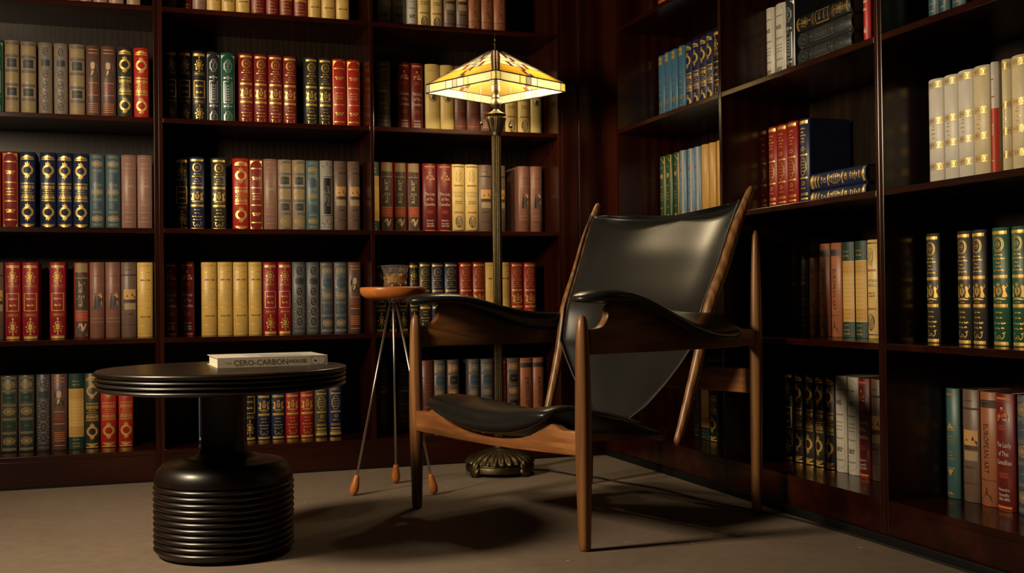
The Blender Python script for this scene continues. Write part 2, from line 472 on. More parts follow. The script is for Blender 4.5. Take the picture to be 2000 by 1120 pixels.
# ------------------------------------------------------------------ floor lamp with mission style art glass shade
def floor_lamp():
    cx, cy = 1.283, 3.962
    t = empty('floor_lamp', (cx, cy, 0), 0, 'bronze floor lamp with square amber stained glass shade, lit, behind the armchair', 'lamp')
    # base: footed plate, gadrooned dome
    bm = bmesh.new()
    def lobes(a, z): return 1+(.040*math.cos(28*a)+.015*math.cos(9*a))*max(0, min(1, (.090-z)/.015))*max(0, min(1, (z-.043)/.006))
    lathe(bm, [(.001, .012), (.122, .012), (.128, .015), (.1285, .034), (.1265, .037), (.122, .039), (.121, .043), (.129, .047), (.124, .056), (.108, .068),
               (.090, .075), (.074, .081), (.066, .084), (.058, .087), (.038, .092), (.026, .099), (.021, .108), (.021, .112), (.030, .118), (.033, .124), (.030, .130), (.020, .134), (.0175, .138), (.001, .138)], 168, mod=lobes)
    autosmooth(new_obj('base', bm, BRONZE, t), 50)
    for k in range(4):                                      # paw feet with grooved tops
        a = math.radians(-108+45+90*k)
        bm = bmesh.new()
        rings = []
        for s, w, z0, z1 in ((.104, .010, .016, .046), (.112, .018, .006, .056), (.122, .0215, .000, .060), (.131, .0215, .000, .056), (.137, .019, .000, .044), (.141, .012, .001, .026)):
            ring = []
            for i in range(42):
                q = 2*PI*i/42
                g = 1+.11*math.cos(7*q+.4)
                ring.append(Vector((s, w*math.cos(q)*g, max(0, (z0+z1)/2+(z1-z0)/2*math.sin(q)*g))))
            rings.append([Matrix.Rotation(a, 3, 'Z') @ p for p in ring])
        loft(bm, rings)
        new_obj('paw_foot', bm, BRONZE, t, smooth=True)
    bm = bmesh.new()
    def flutes(a, z): return 1-.10*abs(math.sin(9*a))
    lathe(bm, [(.0175, .138), (.0175, .60), (.0165, .605), (.0165, .61), (.0175, .615), (.0175, 1.268), (.015, 1.275)], 108, mod=flutes)
    new_obj('pole', bm, BRONZE, t, smooth=False)
    autosmooth(t.children[-1], 60)
    # leafy cup under the stem
    bm = bmesh.new()
    def leaf(a, z): return 1+(.10*abs(math.sin(6*a))+.03*math.sin(24*a))*max(0, min(1, (z-1.272)/.03))*max(0, min(1, (1.346-z)/.01))
    lathe(bm, [(.001, 1.268), (.018, 1.268), (.0205, 1.274), (.0190, 1.279), (.0215, 1.285), (.0250, 1.300), (.0285, 1.316), (.033, 1.328), (.0345, 1.336), (.031, 1.341), (.0345, 1.345),
               (.0385, 1.3475), (.0385, 1.350), (.030, 1.354), (.018, 1.361), (.0105, 1.367), (.009, 1.370), (.001, 1.370)], 96, mod=leaf)
    autosmooth(new_obj('leaf_cup', bm, BRONZE, t), 50)
    bm = bmesh.new()
    def orn(a, z): return 1+.07*abs(math.sin(5*a))*max(0, 1-abs(z-1.388)/.02)
    lathe(bm, [(.001, 1.368), (.0095, 1.368), (.013, 1.374), (.0185, 1.384), (.0190, 1.392), (.0150, 1.402), (.0125, 1.408), (.0145, 1.412), (.0145, 1.415), (.0115, 1.419),
               (.0125, 1.426), (.0160, 1.436), (.0172, 1.446), (.0160, 1.456), (.0128, 1.464), (.0155, 1.468), (.0155, 1.471), (.0120, 1.474), (.0150, 1.479), (.0165, 1.484), (.0165, 1.492), (.012, 1.494), (.008, 1.52), (.007, 1.592), (.001, 1.592)], 48, mod=orn)
    autosmooth(new_obj('stem', bm, BRONZE, t), 50)
    # shade
    ang = math.atan2(-.25, -.08)                             # direction of the corner that points at the viewer
    S, ZB, ZE, ZT, TOPR = .262, 1.432, 1.464, 1.588, .026
    cor = [Vector((math.cos(ang+k*PI/2), math.sin(ang+k*PI/2), 0)) for k in range(4)]
    cream = stained('cream_art_glass', (.97, .90, .64)); pale = stained('pale_art_glass', (.99, .95, .80)); amber = stained('amber_art_glass', (.91, .66, .20))
    grey = stained('smoke_art_glass', (.60, .55, .48), .6); brown = stained('umber_art_glass', (.40, .17, .08), .6); honey = stained('honey_art_glass', (.95, .81, .45))
    MI = {'c': 0, 'p': 1, 'a': 2, 'g': 3, 'b': 4, 'h': 5}
    bmg = bmesh.new(); bml = bmesh.new()
    def came(p, q, r=.0016):
        tube(bml, [p, q], r, 6)
    def pane(P, code, nrm):
        """one glass piece, 3 mm thick, with a lead came round it"""
        A = [bmg.verts.new(p+nrm*.0012) for p in P]; B = [bmg.verts.new(p-nrm*.0012) for p in P]
        fs = [bmg.faces.new(A), bmg.faces.new(list(reversed(B)))]
        for f in fs: f.material_index = MI[code]
    seen = set()
    def edge(p, q, r=.0016):
        k = tuple(sorted((tuple(round(c, 3) for c in p), tuple(round(c, 3) for c in q))))
        if k in seen: return
        seen.add(k); came(p, q, r)
    for k in range(4):
        c0, c1 = cor[k], cor[(k+1) % 4]
        nout = (c0+c1).normalized()
        # vertical skirt
        Lc = (c1-c0).length*S
        def sk(u, z): return c0*S+(c1-c0)*S*u+Vector((0, 0, z))
        cuts = [(0, 'g'), (.055, 'c'), (.30, 'p'), (.395, 'g'), (.46, 'p'), (.555, 'h'), (.62, 'c'), (.94, 'h'), (1, '')]
        if k % 2 == 0: cuts = [(0, 'h'), (.06, 'c'), (.33, 'h'), (.42, 'g'), (.49, 'p'), (.58, 'c'), (.93, 'h'), (1, '')]
        for (u0, code), (u1, _) in zip(cuts, cuts[1:]):
            P = [sk(u0, ZB), sk(u1, ZB), sk(u1, ZE), sk(u0, ZE)]
            pane(P, code, nout)
            for a, b in zip(P, P[1:]+P[:1]): edge(a, b)
        # sloping panel
        rise = ZT-ZE; run = (S-TOPR)/math.sqrt(2)
        nrm = (nout*rise+Vector((0, 0, run))).normalized()
        def sl(x, v):
            """x metres across from the panel's centre line (clamped to the hips), v 0 at the eave .. 1 at the cap"""
            half = (S+(TOPR-S)*v)/math.sqrt(2)
            mid = (c0+c1)/2*(S+(TOPR-S)*v)
            d = (c1-c0).normalized()
            return mid+d*max(-half, min(half, x))+Vector((0, 0, ZE+rise*v))
        def half(v): return (S+(TOPR-S)*v)/math.sqrt(2)
        hipw, brw = .0125, .013
        vv = [0, .34, .52, .66, 1.0]
        for v0, v1 in zip(vv, vv[1:]):
            for sgn in (-1, 1):
                h0, h1 = half(v0), half(v1)
                w0, w1 = min(hipw, h0), min(hipw, h1)
                P = [sl(sgn*h0, v0), sl(sgn*(h0-w0), v0), sl(sgn*(h1-w1), v1), sl(sgn*h1, v1)]
                pane(P if sgn < 0 else P[::-1], 'g', nrm)
                for a, b in zip(P, P[1:]+P[:1]): edge(a, b)
                b0, b1 = max(0, h0-w0-brw*(.35+.65*v0)), max(0, h1-w1-brw*(.35+.65*v1)*(.5 if v1 > .9 else 1))
                P = [sl(sgn*(h0-w0), v0), sl(sgn*b0, v0), sl(sgn*b1, v1), sl(sgn*(h1-w1), v1)]
                pane(P if sgn < 0 else P[::-1], 'b', nrm)
                for a, b in zip(P, P[1:]+P[:1]): edge(a, b)
                # field between the border and the centre strip
                cw = .0165
                i0, i1 = min(cw, b0), min(cw, b1)
                code = {0: 'a', 1: 'c', 2: 'c', 3: 'p'}[vv.index(v0)]
                if b0 > i0+.002:
                    xs0, xs1, cds = [b0, i0], [b1, i1], [code]
                    if vv.index(v0) in (1, 2) and b1 > .056:      # small squares flanking the centre strip
                        xs0, xs1 = [b0, .050, .034, i0], [b1, .050, .034, i1]
                        cds = [code, 'b', 'p'] if vv.index(v0) == 1 else [code, 'p', 'g']
                    for q, cd in enumerate(cds):
                        P = [sl(sgn*xs0[q], v0), sl(sgn*xs0[q+1], v0), sl(sgn*xs1[q+1], v1), sl(sgn*xs1[q], v1)]
                        pane(P if sgn < 0 else P[::-1], cd, nrm)
                        for a, b in zip(P, P[1:]+P[:1]): edge(a, b)
        # centre strip of little squares, wider in the middle
        cs = [(0, .10, 'gb'), (.10, .24, 'bh'), (.24, .36, 'ab'), (.36, .47, 'pg'), (.47, .58, 'gp'), (.58, .70, 'pb'), (.70, .84, 'bp'), (.84, 1.0, 'bg')]
        for v0, v1, code in cs:
            for sgn, cd in ((-1, code[0]), (1, code[1])):
                w0, w1 = min(.0165, half(v0)*.5), min(.0165, half(v1)*.5)
                P = [sl(sgn*w0, v0), sl(0, v0), sl(0, v1), sl(sgn*w1, v1)]
                pane(P if sgn < 0 else P[::-1], cd, nrm)
                for a, b in zip(P, P[1:]+P[:1]): edge(a, b)
        edge(sk(0, ZE), sl(-half(1), 1), .0026); edge(sk(0, ZE), sk(1, ZE), .0024); edge(sk(0, ZB), sk(1, ZB), .0022); edge(sk(0, ZB), sk(0, ZE), .0024)
    shade = new_obj('lamp_shade', bmg, [cream, pale, amber, grey, brown, honey], t)
    new_obj('lead_came', bml, LEAD, shade, smooth=True)
    bm = bmesh.new()
    loft(bm, [[c*(TOPR+.004)+Vector((0, 0, ZT-.001)) for c in cor], [c*(TOPR+.002)+Vector((0, 0, ZT+.003)) for c in cor], [c*.008+Vector((0, 0, ZT+.008)) for c in cor]])
    new_obj('shade_cap', bm, DARKIRON, t)
    bm = bmesh.new()
    lathe(bm, [(.001, 1.5935), (.0055, 1.5935), (.004, 1.600), (.003, 1.605), (.0045, 1.608), (.008, 1.612), (.0085, 1.616), (.005, 1.620), (.003, 1.624), (.004, 1.629), (.006, 1.633), (.004, 1.638), (.0025, 1.644), (.0015, 1.656), (.0006, 1.660)], 20)
    new_obj('finial', bm, DARKIRON, t, smooth=True)
    # two bulbs on side sockets
    glow = bpy.data.materials.new('bulb_glow'); nt, N, L, b = nodes(glow)
    b.inputs['Emission Color'].default_value = (1, .80, .48, 1); b.inputs['Emission Strength'].default_value = 14
    b.inputs['Base Color'].default_value = (1, .9, .7, 1)
    side = (cor[3]+cor[0]*.15).normalized()
    for sgn in (1, -1):
        d = side*sgn
        bm = bmesh.new(); tube(bm, [d*.010+Vector((0, 0, 1.520)), d*.045+Vector((0, 0, 1.507)), d*.062+Vector((0, 0, 1.500))], [.007, .008, .013], 14)
        new_obj('bulb_socket', bm, BRONZE, t, smooth=True)
        bm = bmesh.new(); bmesh.ops.create_uvsphere(bm, u_segments=20, v_segments=12, radius=.020)
        for v in bm.verts: v.co += d*.084+Vector((0, 0, 1.492))
        new_obj('light_bulb', bm, glow, t, smooth=True)
        li = bpy.data.lights.new('bulb_light', 'POINT'); li.energy = LAMP_W; li.color = (1, .80, .48); li.shadow_soft_size = .022
        lo = bpy.data.objects.new('bulb_light', li); COL.objects.link(lo); lo.parent = t; lo.location = d*.084+Vector((0, 0, 1.468))
        # bead chain pull
        px = d*.056
        z0, z1 = 1.494, (1.305 if sgn < 0 else 1.314)
        bm = bmesh.new(); z = z0
        while z > z1+.006:
            bmesh.ops.create_icosphere(bm, subdivisions=1, radius=.0016, matrix=Matrix.Translation(px+Vector((0, 0, z)))); z -= .0042
        ch = new_obj('pull_chain', bm, BRONZE, t, smooth=True)
        bm = bmesh.new(); bmesh.ops.create_uvsphere(bm, u_segments=14, v_segments=10, radius=.0062)
        for v in bm.verts: v.co = Vector((v.co.x, v.co.y, v.co.z*1.1))+px+Vector((0, 0, z1))
        new_obj('pull_ball', bm, BRONZE, ch, smooth=True)
    # flex across the floor to the side wall plinth
    pts = [(1.398, 3.925, .012), (1.44, 3.945, .006), (1.475, 3.90, .005), (1.522, 3.77, .005), (1.569, 3.70, .005), (1.592, 3.606, .005), (1.665, 3.42, .005), (1.70, 3.20, .005), (1.722, 3.08, .005), (1.770, 2.93, .005), (1.802, 2.80, .005), (1.818, 2.66, .005),
           (1.826, 2.52, .005), (1.829, 2.40, .005), (1.8295, 2.20, .005), (1.8295, 1.7, .005)]
    bm = bmesh.new(); tube(bm, smooth_path([(x-cx, y-cy, z) for x, y, z in pts], 6), .0030, 8)
    new_obj('power_cord', bm, leather('black_flex', (.012, .012, .012), rough=.4, bump=0), t, smooth=True)
LAMP_W = 5.5
floor_lamp()

# ------------------------------------------------------------------ sculpted armchair, walnut frame and black hide
def armchair():
    """built in its own frame: x runs back from the front legs, y across, z up"""
    t = empty('armchair', (.958, 3.0315, 0), math.atan2(.32715, .94497), 'sculpted walnut lounge armchair with black leather seat, back and armrests', 'armchair')
    C = lambda a, s, z: Vector((a, -s, z))                     # s positive = the side nearer the viewer
    K = -.025/.705
    side_s = lambda a: .40+K*a
    for sg in (1, -1):
        # front leg: turned, fattest at the seat rail, pointed above the arm rail
        bm = bmesh.new()
        prof = [(0, .012), (.006, .0155), (.02, .0165), (.12, .0190), (.25, .0215), (.32, .0220), (.42, .0205), (.52, .0185), (.565, .0168), (.590, .0140), (.602, .0098), (.608, .0035)]
        tube(bm, [C(0, sg*.397, z) for z, r in prof], [r for z, r in prof], 24)
        new_obj('leg', bm, WALNUT, t, smooth=True)
        # rear leg
        bm = bmesh.new()
        prof = [(0, .011), (.006, .0140), (.02, .0150), (.18, .0175), (.36, .0195), (.52, .0195), (.66, .0165), (.78, .0125), (.835, .0092), (.850, .003)]
        tube(bm, [C(.702+.012*z/.85, sg*.376, z) for z, r in prof], [r for z, r in prof], 24)
        new_obj('leg', bm, WALNUT, t, smooth=True)
        # arm rail board with the curved notch behind the front leg
        up = smooth_path([(.012, 0, .572), (.040, 0, .572), (.062, 0, .580), (.078, 0, .600), (.083, 0, .626), (.10, 0, .639)], 5)
        top = [(p.x, p.z) for p in up]+[(.15, .640), (.20, .628), (.26, .612), (.33, .590), (.40, .570), (.48, .560), (.56, .560), (.61, .560), (.66, .556), (.690, .553)]
        low = [(.690, .508), (.60, .504), (.30, .504), (.012, .506)]
        bm = bmesh.new()
        rings = []
        for th in (.014, .0125):
            pass
        outline = top+low
        A = [C(a, sg*(side_s(a)+.013), z) for a, z in outline]; B = [C(a, sg*(side_s(a)-.013), z) for a, z in outline]
        va = [bm.verts.new(p) for p in A]; vb = [bm.verts.new(p) for p in B]
        bm.faces.new(va); bm.faces.new(vb[::-1])
        n = len(va)
        for i in range(n):
            j = (i+1) % n; bm.faces.new((va[i], vb[i], vb[j], va[j]))
        bmesh.ops.recalc_face_normals(bm, faces=bm.faces[:])
        es = [e for e in bm.edges if len(e.link_faces) == 2 and e.calc_face_angle(0) > 1.2]
        bmesh.ops.bevel(bm, geom=es, offset=.003, segments=2, affect='EDGES', profile=.5)
        autosmooth(new_obj('arm_rail', bm, WALNUTX, t), 35)
        # leather armrest: flat paddle in front, dished and tipped outwards at the back
        st = [(-.024, .012, .004, .650, 0), (-.018, .026, .009, .651, 0), (0, .044, .0135, .6535, 0), (.03, .058, .017, .6555, 0), (.06, .065, .0185, .656, 0), (.118, .072, .0195, .6555, 1), (.16, .072, .020, .648, 3), (.2, .072, .020, .6375, 6),
              (.25, .071, .020, .6225, 9), (.3, .070, .020, .607, 13), (.35, .069, .020, .592, 18), (.4, .069, .020, .580, 23), (.46, .069, .020, .5705, 28), (.52, .068, .020, .5675, 31), (.56, .064, .0195, .568, 32), (.59, .052, .017, .570, 32), (.607, .032, .011, .572, 32), (.612, .012, .005, .573, 32)]
        rings = []
        for a, hw, ht, z, tilt in st:
            tl = math.radians(tilt); ring = []
            for i in range(28):
                q = 2*PI*i/28
                cs_, sn = math.cos(q), math.sin(q)
                x = hw*math.copysign(abs(cs_)**.75, cs_); y = ht*math.copysign(abs(sn)**.85, sn)
                y -= .006*(1-(x/hw)**2)*math.sin(tl)*1.6                       # dish
                s = side_s(a)+x*math.cos(tl)+y*math.sin(tl); zz = z-x*math.sin(tl)+y*math.cos(tl)
                ring.append(C(a, sg*s, zz))
            rings.append(ring)
        bm = bmesh.new(); loft(bm, rings)
        arm = new_obj('armrest', bm, BLACKHIDE, t, smooth=True)
        m = arm.modifiers.new('smooth', 'SUBSURF'); m.levels = 1; m.render_levels = 1
        # back post
        tab = [(.222, .440, .302, .007), (.235, .444, .303, .0115), (.33, .478, .308, .0145), (.485, .527, .316, .017), (.62, .562, .325, .0185), (.745, .622, .332, .0185), (.855, .668, .338, .0165), (.93, .707, .342, .0135), (.968, .727, .344, .0112), (.982, .735, .345, .0085), (.988, .738, .345, .003)]
        pts = smooth_path([C(a, sg*s, z) for z, a, s, r in tab], 4)
        rad = [lerp_table([(z, r) for z, a, s, r in tab], p.z)[0] for p in pts]
        bm = bmesh.new(); tube(bm, pts, rad, 20)
        new_obj('back_post', bm, WALNUT, t, smooth=True)
        # seat rail under the hide
        bm = bmesh.new()
        A = [(.018, .235, .292), (.018, .235, .262), (.455, .235, .236), (.455, .235, .256)]
        va = [bm.verts.new(C(a, sg*(s+.011), z)) for a, s, z in A]; vb = [bm.verts.new(C(a, sg*(s-.011), z)) for a, s, z in A]
        bm.faces.new(va); bm.faces.new(vb[::-1])
        for i in range(4): bm.faces.new((va[i], vb[i], vb[(i+1) % 4], va[(i+1) % 4]))
        bmesh.ops.recalc_face_normals(bm, faces=bm.faces[:])
        new_obj('seat_rail', bm, WALNUTX, t)
    # front rail with the saddle cut-out
    top = [(0, .258), (.05, .259), (.10, .263), (.15, .270), (.19, .280), (.22, .293), (.245, .308), (.268, .318), (.285, .319), (.30, .313), (.32, .306), (.35, .305), (.382, .306)]
    bot = [(.382, .244), (.28, .241), (.15, .2375), (0, .236)]
    outline = [(-s, z) for s, z in top[::-1]]+top[1:]+bot+[(-s, z) for s, z in bot[::-1][1:]]
    bm = bmesh.new()
    va = [bm.verts.new(C(-.013, s, z)) for s, z in outline]; vb = [bm.verts.new(C(.016, s, z)) for s, z in outline]
    bm.faces.new(va); bm.faces.new(vb[::-1]); n = len(va)
    for i in range(n): bm.faces.new((va[i], vb[i], vb[(i+1) % n], va[(i+1) % n]))
    bmesh.ops.recalc_face_normals(bm, faces=bm.faces[:])
    es = [e for e in bm.edges if len(e.link_faces) == 2 and e.calc_face_angle(0) > 1.2]
    bmesh.ops.bevel(bm, geom=es, offset=.003, segments=2, affect='EDGES', profile=.5)
    autosmooth(new_obj('front_rail', bm, WALNUTY, t), 35)
    # rear rail between the back legs
    bm = bmesh.new(); box(bm, .695, .722, -.362, .362, .362, .436, .005); new_obj('rear_rail', bm, WALNUTY, t)
    bm = bmesh.new(); box(bm, .436, .458, -.246, .246, .232, .258, .004); new_obj('cross_rail', bm, WALNUTY, t)
    # seat hide: saddle with raised front horns
    rows = [(-.044, .318, .352, .300, .330, .265), (-.040, .326, .360, .284, .326, .288), (-.028, .335, .370, .272, .330, .300), (-.005, .340, .3765, .268, .340, .306), (.03, .341, .381, .262, .345, .300), (.07, .339, .382, .256, .337, .311), (.13, .330, .374, .252, .296, .311), (.2, .315, .359, .248, .278, .309),
            (.28, .297, .336, .244, .264, .304), (.34, .284, .309, .240, .254, .296), (.40, .274, .284, .238, .246, .284), (.44, .266, .271, .240, .246, .270), (.452, .258, .260, .250, .252, .262)]
    rings = []; NS = 22
    for a, zc, ze, zbc, zbe, S in rows:
        tp, bt = [], []
        for i in range(NS+1):
            q = -1+2*i/NS; e = abs(q)**2.1
            edge = math.sqrt(max(0, 1-abs(q)**6))
            zt = zc+(ze-zc)*e; zb = zbc+(zbe-zbc)*e; zm = (zt*.45+zb*.55)
            zt = zm+(zt-zm)*edge; zb = zm+(zb-zm)*edge
            tp.append(C(a, q*S, zt)); 
            if 0 < i < NS: bt.append(C(a, q*S, zb))
        rings.append(tp+bt[::-1])
    bm = bmesh.new(); loft(bm, rings)
    o = new_obj('seat', bm, BLACKHIDE, t, smooth=True); m = o.modifiers.new('smooth', 'SUBSURF'); m.levels = 1; m.render_levels = 1
    # back hide: wide at the top between the posts, drawn to a tongue behind the seat
    tab = [(.266, .040, .482, .004), (.286, .082, .485, .007), (.33, .146, .494, .014), (.40, .214, .510, .026), (.455, .260, .520, .037), (.490, .285, .526, .044), (.515, .304, .532, .050), (.62, .312, .558, .068), (.745, .322, .616, .082), (.855, .329, .662, .088), (.925, .334, .696, .084), (.945, .335, .706, .082)]
    zs_ = [.266, .275, .286, .305, .33, .365, .40, .43, .455, .475, .490, .505, .515, .55, .585, .62, .66, .70, .745, .80, .855, .89, .925, .938, .944]
    rings = []; NB = 36; edgeL, edgeR = [], []
    for k, z in enumerate(zs_):
        S, a0, bow = lerp_table(tab, z)
        fr, bk = [], []
        f = (k-0)/(len(zs_)-1)
        th = .0120*(.30 if k >= len(zs_)-1 else .72 if k == len(zs_)-2 else 1)*min(1, f*9+.4)
        for i in range(NB+1):
            q = -1+2*i/NB
            cup = bow*(1-abs(q)**4.0)
            zz = z-.032*(1-q*q)*max(0, (z-.80)/.145)                # top edge sags to the middle
            e = math.sqrt(max(0, 1-abs(q)**6))
            fr.append(C(a0+cup-.010-th*e, q*S, zz))
            if 0 < i < NB: bk.append(C(a0+cup-.010+th*e, q*S, zz))
        edgeL.append(fr[0]+Vector((-.004, 0, 0))); edgeR.append(fr[-1]+Vector((-.004, 0, 0)))
        rings.append(fr+bk[::-1])
    bm = bmesh.new(); loft(bm, rings)
    o = new_obj('backrest', bm, BLACKHIDE, t, smooth=True); m = o.modifiers.new('smooth', 'SUBSURF'); m.levels = 1; m.render_levels = 1
    bm = bmesh.new()
    tube(bm, smooth_path(edgeL, 3), .0030, 8); tube(bm, smooth_path(edgeR, 3), .0030, 8)
    new_obj('piping', bm, SEAM, o, smooth=True)
armchair()

# ------------------------------------------------------------------ book bindings
HW, BH, BULGE, BD = .027, .285, .0105, .150
class Spine:
    """one rounded spine, .054 wide and .285 tall, with its tooling laid on the curved leather"""
    def __init__(self, base):
        self.bm = bmesh.new(); self.mats = [base]
        n = 12
        sec = [(-HW+2*HW*i/n, -BULGE*(1-(-1+2*i/n)**2)) for i in range(n+1)]+[(HW, .0022), (-HW, .0022)]
        zs_ = [0, .0012, BH-.0012, BH]
        R = []
        for k, z in enumerate(zs_):
            ins = .0010 if k in (0, 3) else 0
            R.append([self.bm.verts.new((x*(1-ins/HW), y+(ins if i <= n else 0), z)) for i, (x, y) in enumerate(sec)])
        for a, b in zip(R, R[1:]):
            for i in range(len(sec)):
                j = (i+1) % len(sec)
                f = self.bm.faces.new((a[i], a[j], b[j], b[i])); f.smooth = i < n
        self.bm.faces.new(R[0][::-1]); self.bm.faces.new(R[-1])
    def mi(self, m):
        if m not in self.mats: self.mats.append(m)
        return self.mats.index(m)
    def P(self, x, v, lay):
        x = max(-HW+.0006, min(HW-.0006, x))
        return (x, -BULGE*(1-(x/HW)**2)-.00022*(lay+1), v*BH)
    def poly(self, pts, m, lay=1):
        V = [self.bm.verts.new(self.P(x, v, lay)) for x, v in pts]
        try: f = self.bm.faces.new(V)
        except ValueError: return
        if f.calc_area() < 1e-10: return
        f.normal_update()
        if f.normal.y > 0: f.normal_flip()
        f.material_index = self.mi(m); f.smooth = True
    def rect(self, u0, u1, v0, v1, m, lay=1):
        """u runs -1 .. 1 across the spine, v 0 .. 1 up it"""
        n = max(1, int(abs(u1-u0)*5))
        for i in range(n):
            a = (u0+(u1-u0)*i/n)*HW; b = (u0+(u1-u0)*(i+1)/n)*HW
            self.poly([(a, v0), (b, v0), (b, v1), (a, v1)], m, lay)
    def line(self, v, m, t=.004, u=.86, lay=1): self.rect(-u, u, v-t/2, v+t/2, m, lay)
    def lines(self, v, m, n=3, gap=.009, t=.0028, u=.86, lay=1):
        for k in range(n): self.line(v+(k-(n-1)/2)*gap, m, t, u, lay)
    def ring(self, cx, cv, r0, r1, m, lay=1, n=22, asp=1.):
        for i in range(n):
            a, b = 2*PI*i/n, 2*PI*(i+1)/n
            q = lambda r, t: (cx*HW+r*math.cos(t), cv+r*asp*math.sin(t)/BH)
            self.poly([q(r0, a), q(r1, a), q(r1, b), q(r0, b)], m, lay)
    def disc(self, cx, cv, r, m, lay=1, asp=1., n=14):
        self.poly([(cx*HW+r*math.cos(2*PI*i/n), cv+r*asp*math.sin(2*PI*i/n)/BH) for i in range(n)], m, lay)
    def stroke(self, pts, w, m, lay=1):
        """pts as (u, v); w in metres"""
        for (u0, v0), (u1, v1) in zip(pts, pts[1:]):
            x0, z0, x1, z1 = u0*HW, v0*BH, u1*HW, v1*BH
            d = math.hypot(x1-x0, z1-z0)
            if d < 1e-6: continue
            nx, nz = -(z1-z0)/d*w/2, (x1-x0)/d*w/2
            self.poly([(x0+nx, (z0+nz)/BH), (x1+nx, (z1+nz)/BH), (x1-nx, (z1-nz)/BH), (x0-nx, (z0-nz)/BH)], m, lay)
    def text(self, s, v, size, m, lay=2, rot=False, xs=1., shear=0., cu=0., bold=0.):
        vs_, fs = text_tris(s, shear, bold)
        V = []
        for x, y in vs_:
            x *= size*xs; y *= size
            if rot: x, y = y, -x                                   # reads downwards
            V.append(self.bm.verts.new(self.P(cu*HW+x, v+y/BH, lay)))
        k = self.mi(m)
        for f in fs:
            try: nf = self.bm.faces.new([V[i] for i in f])
            except ValueError: continue
            nf.material_index = k
    def script(self, v, m, u=.6, w=.0011, amp=.006, seed=0, lay=1, waves=5):
        """a line of flowing gilt penwork"""
        rnd = random.Random(seed+int(v*1000)); x = -u
        while x < u-.08:
            wd = min(u-x, .24+.34*rnd.random()); n = max(3, int(wd/.075)); pts = []
            pts.append((x, v-amp*.5)); big = True
            for i in range(n):
                t = x+wd*(i+.5)/n
                hgt = amp*(1.5 if big else .35+.75*rnd.random()); big = rnd.random() < .14
                pts += [(t+.022, v-amp*.5+hgt), (t+.012, v-amp*.5+hgt*.3), (t+wd*.34/n, v-amp*(.5 if rnd.random() > .12 else 1.2))]
            self.stroke(pts, w*.85, m, lay); x += wd+.10
    def bars(self, v, m, u=.55, t=.006, seed=0, lay=1):
        rnd = random.Random(seed+int(v*997)); x = -u
        while x < u-.06:
            w = .07+.16*rnd.random(); self.rect(x, min(u, x+w), v-t/2, v+t/2, m, lay); x += w+.07
    def fleur(self, v, h, m, lay=1, k=1.):
        """symmetrical scrolled ornament of height h centred on v"""
        self.stroke([(0, v-h/2), (0, v+h/2)], .0016*k, m, lay)
        for sg in (-1, 1):
            for a, b, rr in ((.18, .12, .46), (-.22, -.10, .60), (-.02, .20, .26)):
                pts = [(sg*rr*math.sin(t*1.15)*(1-.16*t), v+h*(a+b*math.cos(t*1.25))) for t in [i*.35 for i in range(11)]]
                self.stroke(pts, .0014*k, m, lay)
            self.disc(sg*.50, v-h*.02, .0024*k, m, lay, n=8); self.disc(sg*.40, v-h*.36, .0017*k, m, lay, n=8)
        self.disc(0, v+h*.5, .0026*k, m, lay, n=8); self.disc(0, v-h*.5, .0022*k, m, lay, n=8); self.disc(0, v, .0034*k, m, lay, n=8)
    def humps(self, v, m, up=True, u=.8, h=.022, lay=1):
        s = 1 if up else -1
        pts = [(-u, v), (-u*.85, v+s*h*.35), (-u*.6, v+s*h*.45), (-u*.35, v+s*h*.8), (0, v+s*h), (u*.35, v+s*h*.8), (u*.6, v+s*h*.45), (u*.85, v+s*h*.35), (u, v)]
        for (u0, v0), (u1, v1) in zip(pts, pts[1:]):
            self.poly([(u0*HW, v), (u1*HW, v), (u1*HW, v1), (u0*HW, v0)], m, lay)
    def crest(self, v, m, h=.13, lay=1):
        """shield between two rampant supporters"""
        self.poly([(-.006, v+h*.16), (.006, v+h*.16), (.0062, v-h*.1), (0, v-h*.3), (-.0062, v-h*.1)], m, lay)
        self.ring(0, v-h*.02, .0075, .0088, m, lay, 14, 1.1)
        self.poly([(-.004, v+h*.22), (.004, v+h*.22), (.006, v+h*.42), (.002, v+h*.34), (0, v+h*.46), (-.002, v+h*.34), (-.006, v+h*.42)], m, lay)
        for sg in (-1, 1):
            self.poly([(sg*.010, v-h*.32), (sg*.013, v-h*.05), (sg*.0105, v+h*.2), (sg*.014, v+h*.30), (sg*.0185, v+h*.18), (sg*.0175, v-h*.02), (sg*.021, v-h*.2), (sg*.0185, v-h*.36)], m, lay)
            self.stroke([(sg*.62, v+h*.1), (sg*.80, v+h*.22), (sg*.74, v+h*.36)], .0016, m, lay)
            self.stroke([(sg*.62, v-h*.2), (sg*.84, v-h*.3)], .0018, m, lay)
        self.humps(v-h*.46, m, True, .74, h*.12, lay)
    def rosette(self, v, h, m, m2=None, lay=1):
        for k in range(14):
            a = 2*PI*k/14
            self.disc(.60*math.cos(a), v+h*.40*math.sin(a), .0026, m, lay, n=7)
            self.stroke([(.16*math.cos(a), v+h*.10*math.sin(a)), (.48*math.cos(a), v+h*.33*math.sin(a))], .0015, m, lay)
        for k in range(7):
            a = 2*PI*(k+.5)/7
            self.disc(.34*math.cos(a), v+h*.23*math.sin(a), .0021, m, lay+1, n=7)
        self.disc(0, v, .0042, m2 or m, lay+1, 1.1, n=10)
        for sg in (-1, 1):
            for s2 in (-1, 1):
                self.stroke([(sg*.72, v+s2*h*.42), (sg*.55, v+s2*h*.12), (sg*.78, v)], .0011, m, lay)

